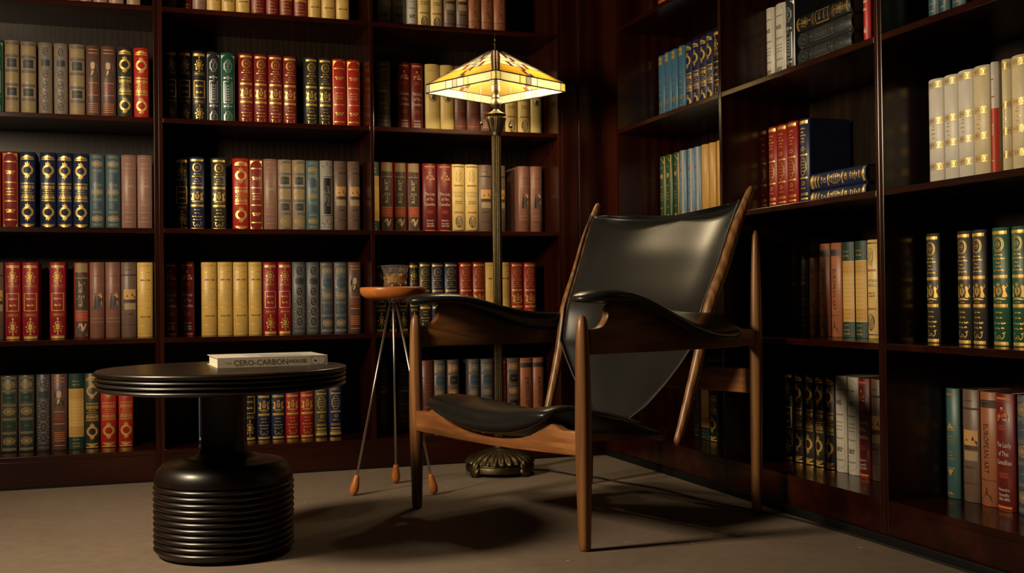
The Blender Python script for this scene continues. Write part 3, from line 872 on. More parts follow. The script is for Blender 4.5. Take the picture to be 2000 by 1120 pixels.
RED = (.40, .020, .012); DRED = (.20, .015, .015); CRIM = (.26, .012, .020); NAVY = (.012, .020, .062); CHAR = (.030, .028, .024); BLACK = (.010, .010, .011)
GREEN = (.012, .085, .048); TAN = (.30, .215, .130); CREAM = (.63, .395, .098)
def lea(nm, c, **k): return leather('leather_'+nm, c, **k)
BASE = {'k': ('charcoal', CHAR), 'r': ('red', RED), 'd': ('oxblood', DRED), 'c': ('crimson', CRIM), 'n': ('navy', NAVY), 'g': ('green', GREEN), 't': ('tan', TAN), 'b': ('blue_grey', (.075, .105, .130)), 'p': ('plum_grey', (.070, .055, .060))}
def ink(nm):
    t = {'white': (.62, .56, .46), 'black': (.02, .016, .012), 'brown': (.09, .035, .015), 'orange': (.55, .17, .05), 'rust': (.34, .06, .03), 'cream': (.58, .44, .24), 'flesh': (.55, .34, .20), 'dark': (.018, .015, .014),
         'panel': (.030, .040, .045), 'grey': (.22, .20, .17), 'tan': (.34, .25, .14), 'mustard': (.32, .225, .085), 'slate': (.045, .075, .11), 'sky': (.20, .19, .15), 'glow': (.55, .30, .10), 'umber': (.06, .035, .022), 'bottle': (.012, .040, .028), 'parch': (.50, .27, .055), 'parch2': (.58, .36, .095), 'vermilion': (.50, .05, .02), 'mist': (.36, .33, .28)}
    return paint(nm, t[nm])

def d_wreath(s, k):
    for v, up in ((.905, True), (.018, False)):
        s.rect(-.8, .8, v-.004, v+.008, GOLD); s.rect(-.8, .8, v+(.016 if up else -.008), v+(.020 if up else -.004), GOLD)
    s.humps(.928, GOLD, True, .76, .034); s.humps(.058, GOLD, False, .72, .034); s.rect(-.8, .8, .064, .070, GOLD)
    for cv in (.765, .225):
        s.ring(0, cv, .0125, .0192, GOLD, 1, 26, 1.04)
        for i in range(20):
            a = 2*PI*i/20; s.disc(.0200*math.cos(a)/HW, cv+.0204*math.sin(a)/BH, .0011, GOLD, 1, n=6)
        for sg in (-1, 1):
            b = cv+sg*.072
            s.poly([(-.009, b), (-.003, b+sg*.012), (0, b+sg*.050), (.003, b+sg*.012), (.009, b), (.004, b-sg*.004), (-.004, b-sg*.004)], GOLD)
            for q in (-1, 1): s.disc(q*.22, b+sg*.018, .0022, GOLD, n=8)
    for v in (.600, .588, .382, .370): s.line(v, GOLD, .006, .82)
    for v in (.553, .412):
        for q in range(5): s.ring(-.64+.32*q, v, .0016, .0040, GOLD, 1, 10, 1.2)
        s.script(v-.024 if v > .5 else v+.022, GOLD, .74, .0016, .008, 3)
    s.bars(.505, GOLD, .5, .011, 2); s.bars(.478, GOLD, .7, .010, 5); s.bars(.452, GOLD, .6, .009, 7)
def d_scroll(s, k):
    for v in (.948, .030): s.rect(-.78, .78, v-.022, v+.006, GOLD); s.rect(-.78, .78, v+.010, v+.014, GOLD)
    s.fleur(.815, .190, GOLD, k=1.45); s.fleur(.165, .200, GOLD, k=1.4)
    for v in (.690, .315): s.bars(v, GOLD, .62, .012, 3); s.line(v-.020, DGOLD, .003); s.line(v+.020, DGOLD, .003)
    for a, b in ((.365, .600),):
        for u0, u1, v0, v1 in ((-.78, .78, b-.010, b), (-.78, .78, a, a+.010), (-.78, -.66, a, b), (.66, .78, a, b)): s.rect(u0, u1, v0, v1, GOLD)
    s.script(.525, GOLD, .5, .0017, .020, 2, 1, 3); s.script(.440, GOLD, .42, .0017, .020, 5, 1, 2.0 and 3)
def d_crest(s, k):
    for v in (.960, .590, .345, .028): s.rect(-.82, .82, v-.015, v+.010, GOLD); s.line(v-.020, DGOLD, .003, .82)
    s.ring(0, .858, .0118, .0130, GOLD, 1, 24, 1.15); s.ring(0, .858, .0150, .0160, GOLD, 1, 24, 1.15); s.ring(0, .858, .0052, .0062, GOLD, 1, 14, 1.1); s.bars(.858, GOLD, .16, .010, 4)
    for i, v in enumerate((.770, .738, .703, .672, .640)): s.script(v, GOLD, (.42, .66, .28, .36, .58)[i], .0017, .008, i, 1, (4, 6, 3, 3, 5)[i])
    s.crest(.468, GOLD, .165); s.bars(.372, GOLD, .3, .007, 3)
    for i, v in enumerate((.285, .240, .195, .152)): s.script(v, GOLD, (.40, .36, .66, .52)[i], .0017, .009, i+9, 1, (3, 3, 6, 5)[i])
    for sg in (-1, 1):
        s.stroke([(sg*.10, .085), (sg*.30, .060), (sg*.48, .078), (sg*.52, .105), (sg*.36, .110), (sg*.62, .118)], .0015, GOLD)
    s.ring(0, .080, .003, .0042, GOLD, 1, 12)
def d_italy(s, k):
    for sg in (-1, 1):
        s.rect(sg*.92-.02, sg*.92+.02, .03, .97, SILVER)
        for v, q in ((.965, -1), (.035, 1)): s.poly([(sg*.024, v), (sg*.012, v), (sg*.024, v+q*.045)], SILVER)
    for cv in (.815, .120):
        o = [(-.1, .085), (-.32, .070), (-.36, .050), (-.56, .035), (-.56, -.035), (-.36, -.050), (-.32, -.070), (-.1, -.085), (.1, -.085), (.32, -.07), (.36, -.05), (.56, -.035), (.56, .035), (.36, .05), (.32, .07), (.1, .085), (-.1, .085)]
        s.stroke([(a, cv+b) for a, b in o], .0013, SILVER); s.stroke([(a*.78, cv+b*.82) for a, b in o], .0007, SILVER)
        s.text('ITALY', cv, .0135, SILVER, 2, True, .85)
    for cv in (.655, .270):
        s.rect(-.55, .55, cv-.004, cv+.004, SILVER); s.rect(-.07, .07, cv-.030, cv+.030, SILVER); s.disc(.5, cv, .003, SILVER); s.disc(-.5, cv, .003, SILVER); s.rect(-.3, .3, cv+.012, cv+.016, SILVER)
    for u0, u1, v0, v1 in ((-.62, -.52, .315, .610), (.52, .62, .315, .610), (-.62, .1, .602, .610), (-.62, .62, .315, .323), (-.34, -.28, .35, .57), (.28, .34, .35, .57), (-.34, .34, .345, .352)): s.rect(u0, u1, v0, v1, SILVER)
    s.disc(0, .545, .0034, SILVER)
    for i in range(5): s.rect(-.16, .16, .36+i*.034, .376+i*.034, SILVER)
def d_arch(s, k):
    for sg in (-1, 1): s.rect(sg*.86-.02, sg*.86+.02, .02, .98, GOLD)
    pts = [(-.84, .90)]+[(.84*math.cos(PI-PI*i/10), .90+.075*math.sin(PI*i/10)) for i in range(11)]
    s.stroke(pts, .0013, GOLD)
    for sg in (-1, 1): s.poly([(sg*.023, .975), (sg*.012, .972), (sg*.022, .93)], GOLD); s.poly([(sg*.023, .025), (sg*.010, .028), (sg*.022, .07)], GOLD)
    for v in (.865, .600, .360, .120): s.rect(-.74, .74, v-.006, v+.006, GOLD); s.rect(-.70, .70, v+.010, v+.013, DGOLD)
    for cv in (.735, .240):
        s.ring(-.28, cv, .0030, .0052, GOLD, 1, 12); s.ring(.28, cv, .0030, .0052, GOLD, 1, 12); s.disc(0, cv, .0045, GOLD); s.script(cv-.022, GOLD, .5, .0016, .010, 3, 1, 4)
        for sg in (-1, 1): s.disc(sg*.52, cv+.008, .003, GOLD, n=8)
    for i, v in enumerate((.520, .480, .445)): s.bars(v, GOLD, (.55, .45, .5)[i], .013, i)
def d_lady(s, k):
    o = ink('orange')
    for v in (.955, .030): s.rect(-.72, .72, v-.010, v+.010, o); s.line(v-.026, ink('rust'), .006, .72)
    s.poly([(-.013, .765), (.015, .765), (.014, .80), (.009, .835), (.004, .862), (-.004, .86), (-.010, .82), (-.015, .80)], ink('vermilion'))
    s.disc(-.05, .872, .0036, ink('flesh'), 2, n=10); s.disc(-.05, .885, .0038, ink('dark'), 1, n=10)
    s.poly([(-.016, .762), (.012, .762), (.008, .784), (-.002, .774), (-.012, .780)], ink('white'), 2); s.poly([(.015, .760), (.018, .760), (.018, .800), (.014, .792)], ink('white'), 2)
    s.disc(-.38, .800, .005, o, 2, n=8); s.disc(.30, .815, .005, o, 2, n=8); s.disc(.02, .805, .006, ink('rust'), 2, n=8)
    for v in (.715, .690, .310, .285): s.line(v, ink('rust'), .007, .42); s.line(v+.010, o, .002, .5)
    for t, v in (('The Lady', .560), ('of The', .485), ('Camellias', .412)): s.text(t, v, .0165, ink('white'), 2, xs=.64)
    for t, v in (('Alexandre', .180), ('Dumasfils', .135), ('1824-1895', .098)): s.text(t, v, .0105, ink('white'), 2, xs=.68)
def d_jane(s, k):
    s.rect(-.80, .80, .870, .985, ink('mustard'))
    for i in range(6): s.line(.885+i*.018, ink('umber'), .0035, .80, 2)
    s.rect(-.80, .80, .365, .862, ink('umber'), 1)
    s.poly([(-.012, .800), (.012, .800), (.008, .822), (.002, .832), (-.003, .822), (-.008, .812)], ink('grey'), 2); s.line(.792, ink('cream'), .005, .80, 2); s.line(.360, ink('cream'), .005, .80, 2)
    vs_, _ = text_tris('ane Eyre'); wd = max(x for x, y in vs_)-min(x for x, y in vs_); k_ = .0285; mid = .565
    s.text('ane Eyre', mid, k_, ink('cream'), 2, True, .86)
    q = lambda x, y: (y*k_/HW, mid+(wd/2*.86+.32-x)*k_/BH)            # the capital, drawn: stem, foot serif and hook
    s.stroke([q(.22, .38), q(.22, -.20), q(.16, -.31), q(.06, -.34), q(-.03, -.27)], .0026, ink('cream'), 2); s.stroke([q(.08, .37), q(.32, .37)], .0014, ink('cream'), 2)
    s.rect(-.80, .80, .235, .352, ink('rust')); s.bars(.315, ink('orange'), .30, .008, 3, 2); s.bars(.280, ink('orange'), .55, .009, 4, 2); s.line(.228, ink('orange'), .006, .80, 2)
    s.rect(-.80, .80, .020, .222, ink('umber'))
    s.poly([(-.020, .030), (.020, .030), (.018, .060), (.006, .085), (-.004, .120), (-.010, .165), (-.016, .150), (-.020, .090)], ink('flesh'), 2)
    s.poly([(-.004, .110), (.008, .150), (.014, .195), (.017, .190), (.013, .130), (.004, .085)], ink('flesh'), 3); s.disc(-.22, .178, .0050, ink('flesh'), 3, n=10)
    s.poly([(.000, .120), (-.004, .190), (.001, .200), (.006, .135)], ink('cream'), 3)
def d_portrait(s, k):
    o = ink('orange')
    for v, u in ((.945, .66), (.900, .66), (.505, .66), (.345, .66)): s.rect(-u, u, v-.006, v+.005, o)
    for v in (.232, .205, .178, .150, .122, .062): s.rect(-.66, .66, v-.005, v+.004, o)
    s.disc(0, .690, .0185, ink('umber'), 1, 1.75, 20)
    s.poly([(-.013, .570), (.016, .570), (.015, .625), (.007, .655), (-.006, .655), (-.012, .62)], ink('dark'), 2)
    s.disc(-.06, .722, .0082, ink('flesh'), 3, 1.45, 14); s.disc(-.06, .752, .0088, ink('mist'), 2, 1.0, 14)
    s.poly([(-.005, .668), (.002, .668), (.0005, .640), (-.004, .610), (-.009, .612), (-.006, .64)], ink('cream'), 4)
    s.text('George', .455, .0125, ink('vermilion'), 2, xs=.72); s.text('Washington', .412, .0125, ink('vermilion'), 2, xs=.60)
def d_map(s, k):
    g = ink('bottle')
    s.rect(-.98, .98, .800, .998, g); s.rect(-.98, .98, .002, .165, g)
    s.rect(-.98, .98, .165, .800, ink('parch')); s.rect(-.98, .98, .30, .66, ink('parch2'), 2)
    for v in (.796, .168): s.line(v, ink('cream'), .006, .98, 3)
    for i in range(13): s.script(.205+i*.044, ink('mustard') if i % 3 else ink('tan'), .80-.1*(i % 2), .0006, .005, i, 3, 8)
    for v in (.900, .855, .130, .080, .040): s.script(v, DGOLD, .45, .0022, .010, 4, 3, 3)
def d_egypt(s, k):
    b = ink('brown')
    for v in (.965, .040): s.rect(-.86, .86, v-.006, v+.006, b)
    for v in (.690, .300):
        s.rect(-.74, .74, v-.010, v+.010, ink('rust'), 1); s.rect(-.74, .74, v-.0015, v+.0015, ink('cream'), 2)
    s.stroke([(-.34, .74), (-.42, .82), (-.30, .90), (.05, .915), (.36, .89), (.42, .81), (.24, .75), (.30, .735)], .0013, b)
    for p in ([(-.22, .88), (-.14, .83), (-.26, .79), (-.1, .75)], [(.02, .90), (.06, .85), (-.04, .81), (.08, .77), (.02, .735)], [(.22, .88), (.16, .83), (.30, .80), (.14, .77)], [(-.34, .85), (.34, .85)]): s.stroke(p, .0011, b)
    s.text('EGYPTIAN', .585, .0125, ink('tan'), 2, xs=.78); s.text('MURALS', .540, .0135, ink('tan'), 2, xs=.86)
    s.text('beauty of', .462, .0090, ink('black'), 2, xs=.88); s.text('the world', .432, .0090, ink('black'), 2, xs=.88)
    s.disc(0, .165, .0145, ink('brown'), 1, 1.72, 20); s.disc(0, .172, .0110, ink('tan'), 2, 1.75, 18); s.disc(0, .205, .0062, ink('brown'), 3, 1.0, 12)
    for v in (.11, .135, .16): s.line(v, ink('brown'), .005, .36, 3)
    s.disc(0, .208, .0042, ink('cream'), 4, 1.2, 10)
def d_euro(s, k):
    s.rect(-.98, .98, .86, .93, ink('umber'), 1); s.bars(.895, ink('dark'), .6, .016, 4, 2)
    s.text('EUROPEAN ART', .505, .0215, ink('black'), 2, True, .80)
    s.rect(-.98, .98, .225, .232, ink('umber'), 1)
    s.poly([(-.016, .04), (.016, .04), (.012, .09), (.003, .11), (.001, .165), (-.001, .165), (-.003, .11), (-.010, .085)], ink('umber'), 2)
def d_scene(s, k):
    s.rect(-.98, .98, .82, .84, ink('umber')); s.bars(.90, ink('umber'), .4, .012, 3)
    s.rect(-.70, .86, .505, .640, ink('glow'), 1)
    s.poly([(-.018, .505), (.022, .505), (.022, .545), (.016, .55), (.012, .59), (.009, .55), (-.002, .545), (-.006, .565), (-.010, .54), (-.018, .535)], ink('umber'), 2)
    s.rect(-.70, .86, .465, .500, ink('umber'), 1); s.rect(-.62, .84, .370, .455, ink('tan'), 1)
    s.poly([(-.016, .372), (.022, .372), (.020, .41), (.008, .425), (-.004, .41), (-.014, .40)], ink('orange'), 2)
    s.rect(-.5, .5, .300, .318, ink('umber')); s.rect(-.98, .98, .16, .172, ink('umber'))
def d_couple(s, k):
    for v in (.700, .262, .215): s.bars(v, ink('tan'), .8, .006, 3); s.line(v-.012, ink('tan'), .002, .86)
    s.poly([(-.014, .43), (.016, .42), (.017, .56), (.010, .60), (-.006, .59), (-.014, .55)], ink('glow'), 1)
    s.poly([(-.012, .375), (-.004, .375), (-.002, .47), (-.004, .555), (-.008, .55), (-.012, .46)], ink('dark'), 2)
    s.poly([(.000, .365), (.016, .370), (.012, .45), (.008, .54), (.003, .55), (.001, .47)], ink('slate'), 2)
    s.disc(-.22, .575, .0034, ink('umber'), 3, n=10); s.disc(.22, .565, .0034, ink('flesh'), 3, n=10)
    s.poly([(.010, .48), (.020, .47), (.019, .52), (.012, .53)], ink('umber'), 2)
    s.bars(.165, ink('umber'), .5, .010, 2); s.bars(.82, ink('umber'), .5, .008, 6)
def d_medal(s, k):
    pal = {'t': ('mustard', 'panel', 'grey'), 'g': ('mustard', 'bottle', 'tan'), 'b': ('tan', 'slate', 'grey'), 'r': ('glow', 'dark', 'grey')}[k]
    a, p, l = (ink(n) for n in pal)
    s.rect(-.92, -.86, .01, .99, ink('rust'), 1)
    for v in (.965, .800, .612, .430, .250, .040): s.rect(-.84, .84, v-.018, v+.018, p); s.lines(v, l, 3, .011, .0045, .80, 2)
    for v in (.880, .530, .145): s.rosette(v, .11, a)
    s.rect(-.66, .66, .655, .765, p); s.rect(-.66, .66, .292, .392, p)
    s.line(.710, a, .004, .3, 2); s.line(.342, a, .004, .3, 2)
def d_dots(s, k):
    l = ink('grey')
    for v in (.955, .800, .665, .520, .380, .240, .100, .045): s.lines(v, l, 2, .012, .0032, .74)
    s.rect(-.58, .58, .695, .775, ink('panel'))
    for v in (.880, .590, .450, .310, .170): s.disc(0, v, .0105, ink('dark'), 1, 1.5, 16); s.ring(0, v, .0125, .0137, l, 1, 18, 1.45); s.disc(0, v, .0050, l, 2, 1.4, 10); s.disc(0, v, .0036, ink('dark'), 3, 1.4, 10)
    for sg in (-1, 1):
        for v in (.880, .590, .450, .310, .170):
            s.disc(sg*.66, v, .0024, ink('tan'), n=8); s.disc(sg*.60, v+.038, .0018, ink('tan'), n=7); s.disc(sg*.60, v-.038, .0018, ink('tan'), n=7)
def d_faded(s, k):
    """blue-grey cloth with tarnished rosettes"""
    a = ink('tan') if k == 'b' else ink('mustard')
    for v in (.960, .780, .590, .400, .235, .070): s.lines(v, ink('mist'), 3, .012, .003, .62)
    for v in (.870, .500, .150): s.rosette(v, .09, a)
    s.rect(-.50, .50, .630, .740, ink('slate')); s.rect(-.50, .50, .275, .360, ink('slate'))
def d_quiet(s, k):
    l = ink('mist')
    for sg in (-1, 1): s.rect(sg*.80-.012, sg*.80+.012, .02, .97, l)
    for v in (.955, .820, .700, .595, .570, .340, .235, .110): s.line(v, l, .004, .7)
    for v in (.880, .640, .405, .170): s.script(v, ink('tan'), .42, .0016, .010, 2, 1, 4)
    s.rect(-.5, .5, .575, .592, ink('tan'))
def d_cream(s, k):
    for v in (.865, .640, .385, .150): s.rect(-.72, -.30, v-.006, v+.004, GOLD); s.rect(.12, .72, v-.003, v+.003, ink('tan'))
    for v in (.760, .270):
        s.script(v, ink('black') if v < .5 else ink('umber'), .60, .0010, .012, 4, 1, 4)
        for sg in (-1, 1): s.ring(sg*.40, v, .0026, .0035, ink('umber'), 1, 12)
    for v in (.560, .535, .505, .480): s.bars(v, ink('tan'), .5, .006, 3)
    for sg in (-1, 1): s.rect(sg*.82-.01, sg*.82+.01, .03, .97, ink('tan'))
    s.script(.955, ink('tan'), .7, .0008, .010, 7, 1, 5); s.script(.045, ink('tan'), .7, .0008, .010, 8, 1, 5)
def d_scrollwhite(s, k):
    b = ink('umber')
    for v in (.860, .600, .355, .130): s.line(v, b, .007, .62); s.line(v-.012, ink('grey'), .003, .5)
    for v in (.725, .240):
        s.script(v+.012, b, .5, .0014, .020, 3, 1, 3); s.script(v-.012, b, .42, .0014, .016, 6, 1, 3)
    for v in (.520, .480, .445): s.bars(v, ink('grey'), .5, .012, 3)
    pts = [(.72*math.cos(PI-PI*i/10), .91+.06*math.sin(PI*i/10)) for i in range(11)]
    s.stroke(pts, .0008, ink('grey')); s.stroke([(a, 1.0-b+.01) for a, b in pts], .0008, ink('grey'))
    s.rect(.74, .76, .1, .9, ink('grey'))
def d_oval(s, k):
    s.disc(0, .560, .0150, ink('grey'), 1, 1.75, 22); s.ring(0, .560, .0155, .0166, ink('umber'), 1, 22, 1.72); s.disc(-.1, .585, .0060, ink('mist'), 2, 1.3, 12)
    s.script(.90, ink('tan'), .6, .0010, .010, 3); s.line(.17, ink('tan'), .003, .8); s.line(.93, ink('tan'), .003, .8)
    s.poly([(-.006, .49), (.008, .48), (.009, .55), (.003, .56), (-.004, .55)], ink('umber'), 3)
def d_band(s, k):
    for v in (.940, .760, .560, .340, .130): s.line(v, ink('rust'), .008, .9); s.line(v-.010, ink('umber'), .004, .9)
    s.bars(.66, ink('rust'), .5, .012, 2); s.bars(.45, ink('umber'), .4, .010, 3)
def d_key(s, k):
    for v in (.945, .610, .385, .185):
        s.rect(-.92, .92, v+.024, v+.029, GOLD); s.rect(-.92, .92, v-.029, v-.024, GOLD)
        x = -.86
        while x < .80:
            s.stroke([(x, v-.016), (x, v+.016), (x+.16, v+.016), (x+.16, v-.004), (x+.09, v-.004)], .0011, GOLD); s.stroke([(x+.09, v-.016), (x+.235, v-.016), (x+.235, v+.016)], .0011, GOLD); x += .29
    for i, v in enumerate((.560, .530, .490, .450)): s.bars(v, GOLD, (.16, .22, .3, .14)[i], .012, i)
def d_blue(s, k):
    s.rect(-.42, .50, .875, .975, GOLD, 1); s.bars(.925, ink('umber'), .3, .012, 3, 2)
    s.rect(-.42, .50, .305, .365, DGOLD, 1)
    for i, v in enumerate((.655, .620, .540, .460, .230, .195, .130, .065)): s.bars(v, GOLD if i < 2 else ink('mist'), .36, .010, i)
def d_vine(s, k):
    """green cloth with a gilt edge line and little gilt motifs"""
    s.rect(.70, .78, .01, .985, DGOLD)
    s.stroke([(.70, .90), (.4, .93), (.1, .96), (-.1, .965)], .0016, GOLD)
    for v in (.72, .16): s.disc(.1, v, .0070, GOLD, 1, 1.2); s.ring(.1, v, .0090, .0098, GOLD, 1, 16)
    for i, v in enumerate((.84, .58, .48, .44, .40, .29, .06)): s.bars(v, GOLD, .34, .011, i)
def d_sky(s, k):
    s.rect(.30, .62, .005, .995, ink('mist'), 1)
    for v in (.74, .20): s.disc(-.1, v, .0058, ink('rust'), 1, 1.1)
    for i, v in enumerate((.90, .60, .50, .42)): s.bars(v, ink('slate'), .3, .008, i)
def d_amber(s, k):
    s.rect(-.78, -.74, .01, .99, ink('tan')); s.line(.95, ink('tan'), .003, .8); s.line(.05, ink('tan'), .003, .8); s.script(.5, ink('tan'), .3, .0008, .01, 2)
def d_gothic(s, k):
    for v in (.965, .045): s.rect(-.8, .8, v-.020, v+.012, GOLD); s.rect(-.8, .8, v-.026, v-.023, DGOLD)
    for v in (.60, .345, .115): s.rect(-.7, .7, v-.010, v+.008, GOLD)
    for i, v in enumerate((.890, .850, .815, .780, .745)): s.bars(v, GOLD, (.42, .25, .5, .3, .46)[i], .014, i)
    s.ring(.1, .665, .0045, .0075, GOLD, 1, 14, .9); s.ring(-.25, .66, .003, .005, GOLD, 1, 12)
    o = [(0, .575), (-.30, .555), (-.36, .53), (-.58, .50), (-.50, .470), (-.58, .440), (-.36, .41), (-.30, .385), (0, .365)]
    full = o+[(-a, b) for a, b in o[::-1][1:]]
    s.stroke(full, .0016, GOLD); s.stroke([(a*.86, .47+(b-.47)*.88) for a, b in full], .0007, GOLD)
    for i, v in enumerate((.525, .490, .455, .420)): s.bars(v, GOLD, .34, .012, i+3)
    s.ring(.05, .285, .0045, .0075, GOLD, 1, 14, .9); s.script(.23, GOLD, .4, .0016, .012, 3)
    for v in (.165, .075): s.lines(v, GOLD, 2, .016, .007, .7)
def d_joyce(s, k):
    m = ink('mist')
    for v in (.90, .10):
        s.poly([(-.020, v-.065), (.020, v-.065), (.012, v-.02), (.020, v+.03), (0, v+.075), (-.020, v+.03), (-.012, v-.02)], ink('dark'), 1)
        s.disc(0, v+.035, .0072, ink('mist'), 2); s.disc(0, v+.035, .0042, ink('rust'), 3); s.rect(-.8, .8, v-.012, v-.002, m, 2); s.rect(-.7, .7, v-.050, v-.044, m, 2)
    s.rect(-.72, .72, .225, .775, ink('dark'), 1)
    for u0, u1, v0, v1 in ((-.66, .66, .757, .764), (-.66, .66, .236, .243), (-.66, -.60, .236, .764), (.60, .66, .236, .764)): s.rect(u0, u1, v0, v1, ink('white'), 2)
    s.text('JAMES JOYCE', .50, .0150, ink('mist'), 3, True, .92, cu=.20); s.text('ULYSSES', .50, .0130, ink('mist'), 3, True, 1.0, cu=-.30)
def d_teal(s, k):
    for v in (.945, .045): s.script(v, ink('orange'), .5, .0022, .012, 2, 1, 3)
    s.humps(.635, GOLD, True, .4, .05); s.rect(-.5, .5, .618, .624, GOLD); s.humps(.262, GOLD, False, .35, .06); s.rect(-.5, .5, .272, .278, GOLD)
    for i, v in enumerate((.56, .53, .42, .39, .36)): s.bars(v, DGOLD, .4, .012, i)
def d_thin(s, k):
    s.rect(-.98, .98, .0, .600, ink('vermilion'), 1)
    s.text('900', .42, .020, ink('white'), 2, True, 1.0); s.bars(.15, ink('white'), .3, .01, 3, 2); s.bars(.70, ink('vermilion'), .4, .012, 2, 2); s.bars(.85, ink('vermilion'), .3, .010, 5, 2)
def d_redmark(s, k):
    w = ink('white')
    s.rect(-.9, -.82, .02, .98, w)
    for i, v in enumerate((.92, .84, .76, .70, .60, .52)): s.bars(v, w, .5, .024, i)
    for v in (.30, .10): s.script(v, w, .4, .0026, .022, 4, 1, 3); s.rect(-.06, .06, v-.02, v+.04, w)

# code -> (drawing, tone letter, leather, plain description for the label)
DESIGN = {
 'Wk': (d_wreath, 'k', lea('charcoal', CHAR), 'charcoal book with gold wreaths'), 'Wr': (d_wreath, 'r', lea('red', RED), 'scarlet book with gold wreaths'),
 'Wn': (d_wreath, 'n', lea('navy', NAVY), 'navy book with gold wreaths'), 'Wg': (d_wreath, 'g', lea('bottle', (.010, .030, .022)), 'bottle green book with gold wreath'),
 'Ek': (d_scroll, 'k', lea('black', BLACK), 'black book with gold scrolls'), 'Ec': (d_scroll, 'c', lea('crimson', CRIM), 'crimson book with gold scrolls'),
 'Cd': (d_crest, 'd', lea('oxblood', DRED), 'oxblood book with gold crest'), 'Cr': (d_crest, 'r', lea('cherry', (.30, .015, .013)), 'cherry red book with gold crest'),
 'Ck': (d_crest, 'k', lea('charcoal', CHAR), 'charcoal book with gold crest'), 'Cn': (d_crest, 'n', lea('navy', NAVY), 'navy book with gold crest'), 'Cg': (d_crest, 'g', lea('green', GREEN), 'green book with gold crest'),
 'Ik': (d_italy, 'k', lea('slate_black', (.022, .026, .028)), 'black Italy book in silver'), 'Ig': (d_italy, 'g', lea('green', GREEN), 'green Italy book in silver'), 'In': (d_italy, 'n', lea('navy', NAVY), 'navy book tooled in silver'),
 'Rr': (d_arch, 'r', lea('red', RED), 'bright red book with arched border'), 'Rd': (d_arch, 'd', lea('oxblood', DRED), 'dark red book with arched border'), 'Rg': (d_vine, 'g', lea('vine_green', (.020, .060, .026)), 'green book with gilt edge line'),
 'L': (d_lady, 'd', lea('maroon', (.145, .014, .012)), 'maroon novel with white title'), 'J': (d_jane, 'd', lea('garnet', (.20, .020, .012)), 'garnet novel with dark title panel'),
 'P': (d_portrait, 'k', lea('cocoa', (.105, .055, .042)), 'brown book with oval portrait'), 'V': (d_map, 'g', lea('bottle', (.010, .030, .022)), 'parchment map book'),
 'G': (d_egypt, 'k', lea('ivory', (.66, .47, .16)), 'ivory Egyptian book'), 'O': (d_euro, 'k', lea('terracotta', (.33, .115, .048)), 'terracotta European art book'),
 'S': (d_scene, 'k', lea('taupe', (.150, .092, .066)), 'taupe book with landscape picture'), 'T': (d_couple, 'k', lea('rosewood', (.205, .088, .060)), 'rosy book picturing a couple'),
 'Mt': (d_medal, 't', lea('tan', TAN), 'tan book with medallion bands'), 'Mg': (d_medal, 'g', lea('dark_olive', (.050, .050, .036)), 'olive book with mustard medallions'), 'Mb': (d_medal, 'b', lea('blue_grey', (.075, .085, .092)), 'grey blue book with medallions'), 'Mr': (d_medal, 'r', lea('rose_grey', (.11, .070, .055)), 'rose grey book with medallions'),
 'Nt': (d_dots, 't', lea('dun', (.20, .155, .120)), 'dun book with dark studs'), 'Np': (d_dots, 'p', lea('plum_grey', (.060, .050, .056)), 'plum grey book with dark studs'), 'Nb': (d_dots, 'b', lea('steel_grey', (.085, .090, .096)), 'steel grey book with dark studs'), 'Nk': (d_dots, 'k', lea('charcoal', CHAR), 'dark book with studs'),
 'Xb': (d_faded, 'b', lea('teal_grey', (.060, .100, .110)), 'faded teal book with rosettes'), 'Xt': (d_faded, 't', lea('sea_grey', (.075, .125, .130)), 'sea grey book with rosettes'), 'Xs': (d_sky, 'b', lea('sky_blue', (.130, .215, .310)), 'sky blue book with pale stripe'),
 'Qt': (d_quiet, 't', lea('fawn', (.32, .185, .120)), 'fawn book with ruled lines'), 'Qr': (d_quiet, 'r', lea('dusty_rose', (.26, .135, .100)), 'dusty rose book with ruled lines'), 'Qk': (d_quiet, 'k', lea('peat', (.045, .028, .018)), 'peat brown book with ruled lines'),
 'Y': (d_cream, 'k', lea('cream', CREAM), 'cream book with gilt dashes'), 'Yd': (d_cream, 'k', lea('sage_cream', (.26, .235, .15)), 'sage cream book with dashes'), 'Z': (d_scrollwhite, 'k', lea('white', (.56, .52, .44)), 'white book with dark scrolls'),
 'U': (d_oval, 'k', lea('buttery', (.60, .44, .15)), 'butter yellow book with grey oval'), 'K2': (d_band, 'k', lea('russet', (.125, .042, .026)), 'russet book with plain bands'),
 'K': (d_key, 'k', lea('chalk', (.66, .62, .54)), 'chalk book with gilt key bands'), 'Ky': (d_key, 'k', lea('cream_cloth', (.64, .55, .34)), 'cream book with gilt key bands'),
 'Bb': (d_blue, 'b', lea('cornflower', (.050, .150, .260)), 'cornflower blue book with gilt label'), 'Bt': (d_quiet, 'b', lea('petrol', (.030, .085, .110)), 'petrol blue book with ruled lines'),
 'F': (d_amber, 'k', lea('amber_cloth', (.48, .27, .065)), 'plain amber book'), 'Hr': (d_gothic, 'r', lea('cherry', (.30, .015, .013)), 'cherry book with gilt quatrefoil'), 'Hn': (d_gothic, 'n', lea('navy', NAVY), 'navy book with gilt quatrefoil'), 'Hk': (d_gothic, 'k', lea('olive_black', (.055, .050, .030)), 'olive black book with gilt quatrefoil'),
 'D': (d_joyce, 'k', lea('dove', (.30, .285, .25)), 'dove grey book with upright black label'), 'Te': (d_teal, 'k', lea('teal', (.045, .115, .110)), 'teal book with gilt ornaments'),
 'Thin': (d_thin, 'k', lea('glossy_white', (.62, .58, .52)), 'thin white booklet with red foot'), 'Red': (d_redmark, 'r', lea('signal_red', (.46, .02, .02)), 'slim red booklet with white lettering'),
}
PROTO = {}
BLOCK = None
